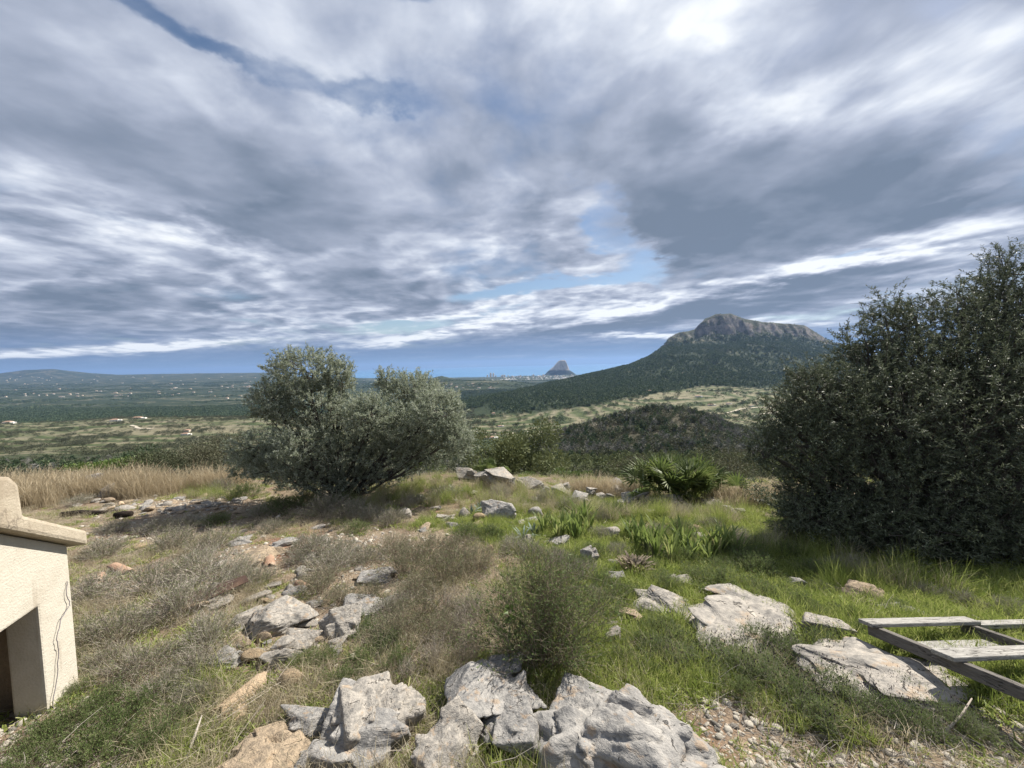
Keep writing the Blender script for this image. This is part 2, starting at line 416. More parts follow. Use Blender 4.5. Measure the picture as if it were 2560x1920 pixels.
rows = np.unique(np.concatenate([np.geomspace(14, 2350, 250), np.linspace(2350, 2900, 60), np.geomspace(2900, 9800, 60)]))
cols = np.unique(np.concatenate([np.linspace(-2.3, -1.35, 60), np.linspace(-1.35, 1.35, 800), np.linspace(1.35, 2.3, 60)]))
GX, GY = np.meshgrid(cols, rows)
GZ = far_z(GX, GY)
PX_ = GX * GY
V = np.stack([PX_, GY, GZ], -1).reshape(-1, 3)
nr, nc = GX.shape
ii, jj = np.meshgrid(np.arange(nr - 1), np.arange(nc - 1), indexing='ij')
q = np.stack([ii * nc + jj, ii * nc + jj + 1, (ii + 1) * nc + jj + 1, (ii + 1) * nc + jj], -1)
fy = GY[:-1, :-1]; fx = GX[:-1, :-1]
m_mount = (fy > 1400) & (fx > 0.12) & (fy < 3700)
m_hillside = fy < 150
m_burnt = (fy >= 150) & (fy < 560) & (fx > -0.02) & (fx < 0.80)
m_valley = ~(m_mount | m_hillside | m_burnt)

# land cover, 0..1 per vertex: forest, terraces and fields, bare rock, burnt scrub
gx, gy = GX, GY
terr_r = sstep(520, 600, gy) * (1 - sstep(-20, 60, gy - (1010 + 330 * sstep(0.2, 0.55, gx) - 30 * fbm2(PX_, gy, 1 / 90., 2, .5, 31) * 3))) * sstep(-0.16, -0.10, gx) 
terr_l = sstep(330, 480, gy) * sstep(1330, 1270, gy) * sstep(-0.12, -0.25, gx)
terr = np.maximum(terr_r * 0.92, terr_l * 0.85)
rock = sstep(2590, 2690, gy + 70 * fbm2(PX_, gy, 1 / 90., 3, .6, 33)) * sstep(2960, 2880, gy) * sstep(0.36, 0.42, gx) * sstep(0.88, 0.80, gx)
burnt = sstep(230, 280, gy) * sstep(560, 500, gy) * sstep(0.0, 0.06, gx) * sstep(0.75, 0.66, gx)
COVER = dict(terrace=terr, rock=rock, burnt=burnt)

def mat(name):
    m = bpy.data.materials.new(name); m.use_nodes = True
    for n in list(m.node_tree.nodes): m.node_tree.nodes.remove(n)
    t = NT(m.node_tree)
    out = t.new('ShaderNodeOutputMaterial')
    return m, t, out
def principled(t, out, color, rough=0.9, spec=0.2, bump=None, bump_dist=0.02, bump_str=1.0, **kw):
    b = t.new('ShaderNodeBsdfPrincipled')
    for q, k in ((color, 'Base Color'), (rough, 'Roughness')):
        if isinstance(q, X): t.link(q, b.inputs[k])
        elif isinstance(q, (tuple, list)): b.inputs[k].default_value = (*q[:3], 1)
        elif isinstance(q, (int, float)): b.inputs[k].default_value = q
        else: t.link(q, b.inputs[k])
    b.inputs['Specular IOR Level'].default_value = spec
    if bump is not None:
        bn = t.new('ShaderNodeBump'); bn.inputs['Distance'].default_value = bump_dist; bn.inputs['Strength'].default_value = bump_str
        t.link(bump, bn.inputs['Height']); t.link(bn.outputs[0], b.inputs['Normal'])
    t.link(b.outputs[0], out.inputs['Surface'])
    return b
def attr(t, name):
    n = t.new('ShaderNodeAttribute'); n.attribute_name = name
    return X(t.nt, n.outputs['Fac'])

m_land, t, out = mat('land')
geo = t.new('ShaderNodeNewGeometry'); P = geo.outputs['Position']
px_, py_, pz_ = t.sep(P)
n1 = t.noise(P, 0.012, 5, 0.6); n2 = t.noise(P, 0.06, 5, 0.6); n3 = t.noise(P, 0.3, 4, 0.6)
far = py_.step(1500, 3200)
forest = t.ramp((n2 * 0.6 + n3 * 0.4), [(0.3, (.016, .026, .014)), (0.55, (.03, .042, .02)), (0.75, (.06, .068, .034))])
fieldm = t.noise(t.mapping(P, scale=(0.6, 1.3, 1)), 0.006, 6, 0.62)
fmask = fieldm.step(0.53, 0.60) * far
fcol = t.ramp(t.voronoi(P, 0.012, out='Color') if False else n2, [(0.35, (.05, .062, .034)), (0.5, (.09, .09, .058)), (0.62, (.24, .21, .15))])
base = t.mix(fmask * 0.85, forest, fcol)
scr = t.ramp(n2 * 0.5 + n3 * 0.5, [(0.3, (.03, .04, .02)), (0.5, (.075, .08, .045)), (0.7, (.13, .12, .08))])
base = t.mix(py_.step(400, 120), base, scr)
band = (pz_ * 0.30 + n1 * 0.6).fract()
tcol = t.ramp(band, [(0.0, (.22, .195, .13)), (0.25, (.15, .15, .085)), (0.42, (.075, .095, .038)), (0.62, (.045, .06, .024)), (0.80, (.10, .11, .055)), (1.0, (.22, .195, .13))])
tcol = t.mix(n1.step(0.54, 0.64) * 0.6, tcol, (.25, .215, .155))
tcol = t.mix(n2.step(0.54, 0.62) * 0.8, tcol, (.025, .036, .018))
base = t.mix(attr(t, 'terrace'), base, tcol)
bcol = t.ramp(n3 * 0.6 + n2 * 0.4, [(0.3, (.035, .036, .024)), (0.5, (.065, .06, .04)), (0.7, (.13, .115, .08))])
base = t.mix(attr(t, 'burnt'), base, bcol)
rn = t.noise(t.mapping(P, scale=(1, 1, 0.35)), 0.03, 6, 0.65)
rcol = t.ramp(rn, [(0.3, (.06, .06, .06)), (0.44, (.14, .13, .12)), (0.58, (.23, .20, .175)), (0.72, (.30, .23, .18))])
rveg = (t.noise(P, 0.02, 5, 0.65) + (geo and t.sep(geo.outputs['Normal'])[2]) * 0.55).step(0.78, 0.95)
rcol = t.mix(rveg * 0.85, rcol, (.04, .05, .025))
base = t.mix(attr(t, 'rock'), base, rcol)
principled(t, out, base, 0.95, 0.1, bump=n3 * 0.6 + n2, bump_dist=4.0)

def cut(name, mask):
    f = q[mask]
    used = np.unique(f); remap = np.full(len(V), -1); remap[used] = np.arange(len(used))
    me = np_mesh(name, V[used], remap[f], m_land, smooth=True)
    for k, a in COVER.items(): point_attr(me, k, a.ravel()[used])
    return tag(link(name, me), kind='structure')
hillside = tag(cut('hillside', m_hillside), 'scrubby slope falling away just beyond the crest')
burnt_hill = tag(cut('burnt_hill', m_burnt), 'rounded dark hill of burnt scrub in the middle distance')
valley = tag(cut('valley', m_valley), 'broad wooded valley with terraces, fields and low far ridges')
mountain = tag(cut('mountain', m_mount), 'forested mountain with a grey cliff band along its top')

# ------------------------------------------------------------------ sea
m_sea, t, out = mat('sea')
geo = t.new('ShaderNodeNewGeometry')
nw = t.noise(t.mapping(geo.outputs['Position'], scale=(0.25, 1, 1)), 0.0009, 4, 0.6)
scol = t.ramp(nw, [(0.3, (.05, .15, .29)), (0.7, (.075, .20, .35))])
principled(t, out, scol, 0.45, 0.3, bump=t.noise(geo.outputs['Position'], 0.02, 3, 0.6), bump_dist=2.0)
ang = np.linspace(-1.15, 1.15, 60)
sv = [(0, 3000, SEA_Z)] ; 
rr = [3000, 9000, 16000, 28000, 45000]
sv = np.array([(r * math.sin(a), r * math.cos(a), SEA_Z) for r in rr for a in ang])
sf = np.array([(i * 60 + j, i * 60 + j + 1, (i + 1) * 60 + j + 1, (i + 1) * 60 + j) for i in range(len(rr) - 1) for j in range(59)])
tag(link('sea', np_mesh('sea', sv, sf, m_sea)), 'calm blue sea reaching to the horizon', kind='structure')

# ------------------------------------------------------------------ the rock headland by the town
prof = [(1176, 812), (1186, 801.6), (1196, 793), (1203, 785), (1208, 780), (1214, 778.6), (1219.5, 779), (1223, 785), (1227, 795), (1229.5, 803), (1235, 808), (1243, 812)]
HY = 8900.0
pu = np.array([g_of(a, b)[0] * HY for a, b in prof]); ph = np.array([g_of(a, b)[1] * HY + CAM_H - SEA_Z for a, b in prof])
ph[0] = ph[-1] = 0
U, W = np.meshgrid(np.linspace(pu[0], pu[-1], 70), np.linspace(-1, 1, 40))
mid = np.interp(U, pu, ph)
sk = np.interp(U, [pu[0], pu[0] + 60, pu[3], pu[6], pu[9], pu[-1]], [0, 40, 115, 150, 95, 0])      # wooded skirt
cliff = mid * sstep(0.62, 0.40, np.abs(W))
Hh = np.maximum(cliff, sk * sstep(1.0, 0.45, np.abs(W)))
Hh = Hh + 14 * fbm2(U, W * 260, 1 / 60., 4, .55, 20, ridged=True) * sstep(0, 60, Hh) * (np.abs(W) > 0.08)
hv = np.stack([U, HY + W * 260, SEA_Z - 1 + Hh], -1).reshape(-1, 3)
hi, hj = np.meshgrid(np.arange(39), np.arange(69), indexing='ij')
hf = np.stack([hi * 70 + hj, hi * 70 + hj + 1, (hi + 1) * 70 + hj + 1, (hi + 1) * 70 + hj], -1).reshape(-1, 4)
m_head, t, out = mat('headland')
geo = t.new('ShaderNodeNewGeometry'); P = geo.outputs['Position']
hz_ = t.sep(P)[2] + t.noise(P, 0.02, 4, 0.6) * 60.0
nz_ = t.sep(geo.outputs['Normal'])[2]
veg = (hz_.step(SEA_Z + 175, SEA_Z + 120) + nz_.step(0.75, 0.95) * 0.6).min(1.0)
hc = t.ramp(t.noise(t.mapping(P, scale=(1, 1, .4)), 0.02, 6, .65), [(0.3, (.26, .23, .20)), (0.5, (.45, .39, .33)), (0.7, (.55, .46, .38))])
principled(t, out, t.mix(veg, hc, (.035, .042, .025)), 0.95, 0.1)
tag(link('headland', np_mesh('headland', hv, hf, m_head, smooth=True)), 'steep tan rock headland rising from the sea beside the town', kind='structure')

# ------------------------------------------------------------------ near ground sheet
gx_ = np.concatenate([np.arange(-32, -14, 0.4), np.arange(-14, 14, 0.055), np.arange(14, 32.3, 0.4)])
gy_ = np.concatenate([np.arange(-26, -1, 0.6), np.arange(-1, 14.001, 0.055), [14.06]])
NX, NY = np.meshgrid(gx_, gy_)
NZ = near_zd(NX, NY)
NV = np.stack([NX, NY, NZ], -1).reshape(-1, 3)
a_, b_ = np.meshgrid(np.arange(len(gy_) - 1), np.arange(len(gx_) - 1), indexing='ij')
w_ = len(gx_)
NF = np.stack([a_ * w_ + b_, a_ * w_ + b_ + 1, (a_ + 1) * w_ + b_ + 1, (a_ + 1) * w_ + b_], -1).reshape(-1, 4)

def green_at(x, y):
    """how grassy the ground is: lush patch in the middle and right, thin elsewhere"""
    x = np.asarray(x, float); y = np.asarray(y, float)
    n = fbm2(x, y, 0.7, 3, 0.55, 41)
    g = 0.9 * np.exp(-(((x - 2.1) / 1.7) ** 2 + ((y - 4.2) / 2.0) ** 2)) + 0.55 * np.exp(-(((x - 3.2) / 1.6) ** 2 + ((y - 2.6) / 1.2) ** 2)) \
        + 0.25 * np.exp(-(((x + 1.8) / 0.9) ** 2 + ((y - 1.8) / 0.7) ** 2)) + 0.45 * np.exp(-(((x - 0.0) / 2.2) ** 2 + ((y - 5.6) / 1.0) ** 2)) \
        + 0.5 * np.exp(-(((x + 3.6) / 1.5) ** 2 + ((y - 7.0) / 0.7) ** 2)) + 0.5 * np.exp(-(((x - 5) / 2.) ** 2 + ((y - 4.0) / 1.) ** 2))
    return np.clip(g + 1.25 * n + 0.16 - 0.30 * sstep(0.2, -1.0, x), 0, 1)
def bare_at(x, y):
    """pale stony soil: the path at the left, the gravel at bottom right, pockets between rocks"""
    x = np.asarray(x, float); y = np.asarray(y, float)
    n = fbm2(x, y, 0.9, 3, 0.55, 43)
    g = 1.0 * np.exp(-(((x + 5.4) / 2.3) ** 2 + ((y - 7.0) / 0.8) ** 2)) + 1.0 * np.exp(-(((x - 1.05) / 0.28) ** 2 + ((y - 1.85) / 0.33) ** 2)) + 0.7 * np.exp(-(((x - 1.35) / 0.35) ** 2 + ((y - 1.5) / 0.25) ** 2)) \
        + 0.8 * np.exp(-(((x + 1.9) / 1.1) ** 2 + ((y - 4.4) / 1.0) ** 2)) + 0.8 * np.exp(-(((x + 3.2) / .9) ** 2 + ((y - 4.3) / 0.7) ** 2)) + 0.8 * np.exp(-(((x + 5.6) / 1.2) ** 2 + ((y - 5.6) / 0.6) ** 2)) + 0.5 * np.exp(-(((x + 4.0) / .5) ** 2 + ((y - 3.7) / 0.4) ** 2)) + 0.7 * np.exp(-(((x + 1.2) / 0.8) ** 2 + ((y - 2.9) / 0.7) ** 2)) \
        + 1.2 * np.exp(-(((x + 2.5) / 0.45) ** 2 + ((y - 1.75) / 0.4) ** 2)) + 0.6 * np.exp(-(((x - 2.2) / 0.5) ** 2 + ((y - 1.7) / 0.5) ** 2))
    return np.clip(g + 0.6 * n - 0.05, 0, 1)

m_ground, t, out = mat('stony_soil')
geo = t.new('ShaderNodeNewGeometry'); P = geo.outputs['Position']
na = t.noise(P, 3.0, 6, 0.6); nb = t.noise(P, 22, 4, 0.65); nc_ = t.noise(P, 0.6, 4, 0.55)
vo = t.voronoi(P, 28.0); voc = t.voronoi(P, 28.0, out='Color'); vo2 = t.voronoi(P, 70.0)
bare = attr(t, 'bare'); green = attr(t, 'green')
soil = t.ramp(na * 0.6 + nb * 0.4, [(0.3, (.10, .07, .046)), (0.5, (.20, .15, .105)), (0.68, (.31, .25, .18))])
red = t.ramp(nb, [(0.3, (.13, .055, .03)), (0.7, (.25, .12, .07))])
soil = t.mix((nc_.step(0.52, 0.64) * (0.45 + bare * 0.5)).min(1.0), soil, red)

stone = t.mix(0.55, t.ramp(t.sep(voc)[0], [(0.0, (.22, .18, .14)), (0.5, (.38, .33, .27)), (1.0, (.52, .48, .42))]), (.36, .31, .25))
pm = vo.step(0.36, 0.26) * (bare * 1.1 + na.step(0.45, 0.7) * 0.35).min(1.0)
base = t.mix(pm, soil, stone)
moss = t.ramp(nb * 0.5 + na * 0.5, [(0.3, (.04, .05, .018)), (0.5, (.085, .10, .034)), (0.7, (.15, .155, .065))])
litter = t.ramp(nb, [(0.35, (.10, .085, .055)), (0.65, (.25, .22, .15))])
base = t.mix((1.0 - bare) * na.step(0.35, 0.6) * 0.7, base, litter)
base = t.mix((green * 1.3 - bare * 0.8).max(0.0).min(1.0) * na.step(0.30, 0.55), base, moss)
hgt = (0.5 - vo).max(0.0) * pm * 1.0 + nb * 0.35 + (0.5 - vo2) * 0.2
principled(t, out, base, 0.95, 0.15, bump=hgt, bump_dist=0.03)
me = np_mesh('ground', NV, NF, m_ground, smooth=True)
point_attr(me, 'green', green_at(NV[:, 0], NV[:, 1])); point_attr(me, 'bare', bare_at(NV[:, 0], NV[:, 1]))
ground = tag(link('ground', me), 'stony limestone hilltop with thin soil, moss and pale gravel', kind='structure')

# ------------------------------------------------------------------ the air between here and the coast
HAZE_DENSITY = 3.4e-5
m_haze = bpy.data.materials.new('haze'); m_haze.use_nodes = True
for n in list(m_haze.node_tree.nodes): m_haze.node_tree.nodes.remove(n)
ht = NT(m_haze.node_tree)
ho = ht.new('ShaderNodeOutputMaterial')
pv = ht.new('ShaderNodeVolumePrincipled')
pv.inputs['Color'].default_value = (0.30, 0.48, 0.82, 1); pv.inputs['Density'].default_value = HAZE_DENSITY; pv.inputs['Anisotropy'].default_value = 0.2
ht.link(pv.outputs[0], ho.inputs['Volume'])
hx, hy0, hy1, hz0, hz1 = 46000, -3000, 46000, SEA_Z - 8, 420
hb = np.array([(x, y, z) for z in (hz0, hz1) for y in (hy0, hy1) for x in (-hx, hx)], float)
hfaces = np.array([(0, 2, 3, 1), (4, 5, 7, 6), (0, 1, 5, 4), (2, 6, 7, 3), (0, 4, 6, 2), (1, 3, 7, 5)])
tag(link('haze', np_mesh('haze', hb, hfaces, m_haze)), 'thin blue haze over the valley and the coast', kind='stuff')

# ------------------------------------------------------------------ plant shapes
def unit(v): return v / np.maximum(np.linalg.norm(v, axis=-1, keepdims=True), 1e-9)
class Geo:
    """collects quads and triangles with a material index"""
    def __init__(self): self.v, self.q, self.t, self.qm, self.tm, self.n = [], [], [], [], [], 0
    def add(self, verts, quads=None, tris=None, m=0):
        verts = np.asarray(verts, float).reshape(-1, 3)
        self.v.append(verts)
        if quads is not None and len(quads): self.q.append(np.asarray(quads) + self.n); self.qm.append(np.full(len(quads), m))
        if tris is not None and len(tris): self.t.append(np.asarray(tris) + self.n); self.tm.append(np.full(len(tris), m))
        self.n += len(verts)
    def leaves(self, pos, d, length, width, rs, m=0, fold=0.0):
        """rhombic leaves at pos pointing along d"""
        n = len(pos)
        if n == 0: return
        d = unit(d); s = unit(np.cross(d, rs.normal(size=(n, 3))))
        L = (length * np.ones(n))[:, None]; W = (width * np.ones(n))[:, None]
        up = np.cross(s, d)
        a = pos; c = pos + d * L
        mid = pos + d * L * 0.45 + up * L * fold
        v = np.stack([a, mid + s * W * .5, c, mid - s * W * .5], 1).reshape(-1, 3)
        self.add(v, np.arange(4 * n).reshape(n, 4), m=m)
    def ribbons(self, pts, w0, w1, rs, m=0):
        """pts (n, k, 3): flat strips along polylines"""
        n, k, _ = pts.shape
        d = unit(pts[:, -1] - pts[:, 0]); s = unit(np.cross(d, rs.normal(size=(n, 3))))
        w = np.linspace(1, 0, k)[None, :, None] * (np.ones(n) * (w0 - w1))[:, None, None] + w1
        l = pts - s[:, None] * w * .5; r = pts + s[:, None] * w * .5
        v = np.stack([l, r], 2).reshape(n, k * 2, 3)
        base = (np.arange(n) * k * 2)[:, None]
        qs = np.stack([base + 2 * i + np.array([[0, 1, 3, 2]]) for i in range(k - 1)], 1).reshape(-1, 4)
        self.add(v, qs, m=m)
    def tube(self, pts, radii, sides=5, m=0, cap=False):
        pts = np.asarray(pts, float); k = len(pts)
        tan = unit(np.gradient(pts, axis=0))
        ref = np.array([0.3, 0.2, 1.0]) if abs(tan[0][2]) < 0.8 else np.array([1.0, 0.2, 0.1])
        s = unit(np.cross(tan, ref)); u = np.cross(s, tan)
        a = np.linspace(0, 2 * np.pi, sides, endpoint=False)
        ring = pts[:, None] + (s[:, None] * np.cos(a)[None, :, None] + u[:, None] * np.sin(a)[None, :, None]) * np.asarray(radii, float)[:, None, None]
        i, j = np.meshgrid(np.arange(k - 1), np.arange(sides), indexing='ij')
        qs = np.stack([i * sides + j, i * sides + (j + 1) % sides, (i + 1) * sides + (j + 1) % sides, (i + 1) * sides + j], -1).reshape(-1, 4)
        ts = []
        v = ring.reshape(-1, 3)
        if cap:
            v = np.concatenate([v, pts[:1], pts[-1:]])
            b = k * sides
            ts = [(b, (j + 1) % sides, j) for j in range(sides)] + [(b + 1, (k - 1) * sides + j, (k - 1) * sides + (j + 1) % sides) for j in range(sides)]
        self.add(v, qs, ts, m=m)
    def mesh(self, name, mats, smooth=False):
        fl, mi = [], []
        if self.q: fl.append(np.concatenate(self.q)); mi.append(np.concatenate(self.qm))
        if self.t: fl.append(np.concatenate(self.t)); mi.append(np.concatenate(self.tm))
        return np_mesh(name, np.concatenate(self.v), fl, smooth=smooth, mats=mats if isinstance(mats, list) else [mats], midx=np.concatenate(mi))

def leaf_mat(name, stops, rough=0.55, spec=0.3, trans=0.25, inst=0.35, tcol=None):
    m, t, out = mat(name)
    geo = t.new('ShaderNodeNewGeometry'); oi = t.new('ShaderNodeObjectInfo')
    r = X(t.nt, geo.outputs['Random Per Island']) * (1 - inst) + X(t.nt, oi.outputs['Random']) * inst
    c = t.ramp(r, stops)
    b = principled(t, out, c, rough, spec)
    if trans > 0:
        tr = t.new('ShaderNodeBsdfTranslucent')
        t.link(c if tcol is None else t.mix(0.5, c, tcol), tr.inputs['Color'])
        mx = t.new('ShaderNodeMixShader'); mx.inputs[0].default_value = trans
        t.link(b.outputs[0], mx.inputs[1]); t.link(tr.outputs[0], mx.inputs[2]); t.link(mx.outputs[0], out.inputs['Surface'])
    return m

M_bark = leaf_mat('olive_bark', [(0, (.055, .048, .04)), (1, (.11, .10, .085))], .9, .1, 0)
M_twig_grey = leaf_mat('grey_twig', [(0, (0.189, 0.162, 0.135)), (0.5, (0.324, 0.284, 0.243)), (1, (0.486, 0.446, 0.392))], .9, .1, 0.1)
M_twig_brown = leaf_mat('brown_twig', [(0, (.14, .11, .08)), (1, (.30, .25, .19))], .9, .1, .1)
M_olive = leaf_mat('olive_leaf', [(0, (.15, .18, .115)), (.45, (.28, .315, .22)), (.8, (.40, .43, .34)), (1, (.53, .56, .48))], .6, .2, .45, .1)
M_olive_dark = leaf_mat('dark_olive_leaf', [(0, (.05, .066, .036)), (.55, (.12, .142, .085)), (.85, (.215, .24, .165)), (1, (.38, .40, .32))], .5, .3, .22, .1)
M_scrub_leaf = leaf_mat('scrub_leaf', [(0, (.12, .145, .065)), (.5, (.21, .235, .125)), (1, (.34, .34, .23))], .7, .2, .3)
M_herb_leaf = leaf_mat('herb_leaf', [(0, (.075, .12, .035)), (.5, (.15, .205, .07)), (1, (.25, .29, .12))], .6, .25, .35)
M_grass = leaf_mat('green_grass', [(0, (.14, .195, .04)), (.5, (.26, .315, .08)), (.85, (.40, .42, .15)), (1, (.52, .48, .26))], .5, .3, .45)
M_straw = leaf_mat('straw', [(0, (.27, .235, .15)), (.5, (.42, .365, .25)), (1, (.58, .52, .39))], .7, .2, .4)
M_tallgrass = leaf_mat('tawny_grass', [(0, (.27, .215, .135)), (.5, (.44, .365, .245)), (1, (.60, .53, .39))], .7, .2, .4)
M_strap = leaf_mat('strap_leaf', [(0, (.10, .145, .04)), (.5, (.17, .225, .06)), (.85, (.27, .31, .11)), (1, (.40, .36, .18))], .5, .3, .4)
M_palm = leaf_mat('palm_leaf', [(0, (.06, .095, .028)), (.5, (.115, .155, .045)), (.85, (.19, .22, .08)), (1, (.33, .30, .18))], .5, .35, .4)
M_agave = leaf_mat('blue_green_leaf', [(0, (.09, .13, .10)), (1, (.17, .21, .16))], .5, .3, .1)
M_pine = leaf_mat('pine_foliage', [(0, (.032, .056, .030)), (.5, (.07, .102, .05)), (1, (.14, .175, .085))], .7, .15, .15, .5)
M_green_pine = leaf_mat('light_pine_foliage', [(0, (.07, .09, .036)), (.5, (.13, .15, .065)), (1, (.20, .215, .11))], .7, .15, .2, .4)
M_dead = leaf_mat('dead_wood', [(0, (.10, .10, .085)), (.5, (.175, .172, .15)), (1, (.27, .265, .235))], .9, .1, 0, .5)
M_far_shrub = leaf_mat('far_scrub', [(0, (.05, .058, .032)), (.5, (.09, .098, .058)), (1, (.16, .155, .11))], .8, .1, .1, .5)
M_bright_bush = leaf_mat('bright_bush_leaf', [(0, (.05, .085, .018)), (.6, (.10, .15, .035)), (1, (.17, .22, .07))], .5, .3, .3)
M_purple = leaf_mat('lavender_head', [(0, (.035, .02, .04)), (1, (.08, .05, .085))], .8, .1, 0)

# ------------------------------------------------------------------ scattering (uncountable cover only)
def scatter(name, label, pts, scales, rots, variants, idx, tilt=None, kind='stuff'):
    """instances of the variant meshes on a cloud of points"""
    me = bpy.data.meshes.new(name)
    me.vertices.add(len(pts)); me.vertices.foreach_set('co', np.asarray(pts, np.float32).ravel())
    rot = np.zeros((len(pts), 3), np.float32); rot[:, 2] = rots
    if tilt is not None: rot[:, :2] = tilt
    a = me.attributes.new('rot', 'FLOAT_VECTOR', 'POINT'); a.data.foreach_set('vector', rot.ravel())
    sc = np.asarray(scales, np.float32)
    if sc.ndim == 1: sc = np.repeat(sc[:, None], 3, 1)
    a = me.attributes.new('scl', 'FLOAT_VECTOR', 'POINT'); a.data.foreach_set('vector', sc.ravel())
    a = me.attributes.new('idx', 'INT', 'POINT'); a.data.foreach_set('value', np.asarray(idx, np.int32))
    o = tag(link(name, me), label, kind=kind)
    ng = bpy.data.node_groups.new(name + '_spread', 'GeometryNodeTree')
    ng.interface.new_socket('Geometry', in_out='INPUT', socket_type='NodeSocketGeometry')
    ng.interface.new_socket('Geometry', in_out='OUTPUT', socket_type='NodeSocketGeometry')
    N, Lk = ng.nodes.new, ng.links.new
    gi, go = N('NodeGroupInput'), N('NodeGroupOutput')
    jn = N('GeometryNodeJoinGeometry')
    for vmesh in reversed(variants):
        src = bpy.data.objects.new(vmesh.name, vmesh)
        oi = N('GeometryNodeObjectInfo'); oi.inputs['Object'].default_value = src; oi.inputs['As Instance'].default_value = True
        Lk(oi.outputs['Geometry'], jn.inputs[0])
    ip = N('GeometryNodeInstanceOnPoints'); ip.inputs['Pick Instance'].default_value = True
    m2p = N('GeometryNodeMeshToPoints')
    Lk(gi.outputs[0], m2p.inputs[0]); Lk(m2p.outputs[0], ip.inputs['Points']); Lk(jn.outputs[0], ip.inputs['Instance'])
    for an, ty, sock in (('rot', 'FLOAT_VECTOR', 'Rotation'), ('scl', 'FLOAT_VECTOR', 'Scale'), ('idx', 'INT', 'Instance Index')):
        na_ = N('GeometryNodeInputNamedAttribute'); na_.data_type = ty; na_.inputs['Name'].default_value = an
        Lk(na_.outputs['Attribute'], ip.inputs[sock])
    Lk(ip.outputs[0], go.inputs[0])
    md = o.modifiers.new('spread', 'NODES'); md.node_group = ng
    return o

def crown_mesh(name, seed, n, shape, leaf, mats, trunk=True, h=1.0, w=0.5):
    """small far tree: leaf clumps through a crown of unit height"""
    rs = np.random.RandomState(seed); G = Geo()
    if shape == 'pine':
        z = rs.beta(1.3, 1.5, n) * 0.9 + 0.1
        rad = w * np.clip(1.15 - np.abs(z - 0.42) * 1.55, 0.08, 1) * np.sqrt(rs.rand(n)) * (0.75 + 0.5 * rs.rand(n))
    else:
        z = rs.beta(1.8, 1.6, n) * 0.95 + 0.05
        rad = w * np.sqrt(np.clip(1 - ((z - 0.5) / 0.52) ** 2, 0.03, 1)) * rs.rand(n) ** 0.4
    lump = 1 + 0.35 * np.sin(rs.rand() * 6 + 3 * z * 6)
    a = rs.rand(n) * 2 * np.pi
    a = a + 0.5 * np.sin(3 * a + z * 9)
    p = np.stack([rad * lump * np.cos(a), rad * lump * np.sin(a), z * h], 1)
    d = unit(p - np.array([0, 0, 0.3])) + 0.7 * rs.normal(size=(n, 3))
    G.leaves(p, d, leaf * (0.7 + 0.6 * rs.rand(n)), leaf * 0.75, rs, 0)
    if trunk: G.tube([(0, 0, -0.1), (0.01, 0, 0.5 * h)], [0.03, 0.012], 3, 1)
    return G.mesh(name, mats)
def dead_mesh(name, seed, n=40):
    rs = np.random.RandomState(seed); G = Geo()
    G.tube([(0, 0, -0.05), (0.02, 0.01, 0.5), (0.0, 0.02, 1.0)], [0.035, 0.022, 0.006], 3, 0)
    z = 0.2 + 0.75 * rs.rand(n); a = rs.rand(n) * 6.28; L = 0.26 * (1.15 - z) + 0.06
    p0 = np.stack([0 * z, 0 * z, z], 1); d = np.stack([np.cos(a), np.sin(a), 0.35 + 0.5 * rs.rand(n)], 1)
    G.ribbons(np.stack([p0, p0 + d * L[:, None]], 1), 0.034, 0.012, rs, 0)
    return G.mesh(name, [M_dead])

rs = np.random.RandomState(11)
V_pine_far = [crown_mesh('pine_far', s, 46, 'pine', 0.30, [M_pine, M_bark], True, 1, .33) for s in (1, 2, 3)]
V_round_far = [crown_mesh('round_tree_far', s, 46, 'round', 0.30, [M_pine, M_bark], False, 1, .52) for s in (4, 5, 6)]
V_pine_mid = [crown_mesh('pine_mid', s, 420, 'pine', 0.10, [M_green_pine, M_bark], True, 1, .36) for s in (1, 2, 3)]
V_pine_dark = [crown_mesh('pine_dark', s, 300, 'pine', 0.115, [M_pine, M_bark], True, 1, .33) for s in (7, 8)]
V_shrub_mid = [crown_mesh('shrub_mid', s, 190, 'round', 0.15, [M_far_shrub, M_bark], False, 1, .62) for s in (4, 5, 6)]
V_shrub_near = [crown_mesh('shrub_near', s, 1100, 'round', 0.055, [M_far_shrub, M_bark], False, 1, .62) for s in (14, 15, 16)]
V_pine_near = [crown_mesh('pine_near', s, 1500, 'pine', 0.05, [M_green_pine, M_bark], True, 1, .38) for s in (17, 18)]
V_dead = [dead_mesh('dead_tree', s, 60) for s in (1, 2, 3)]

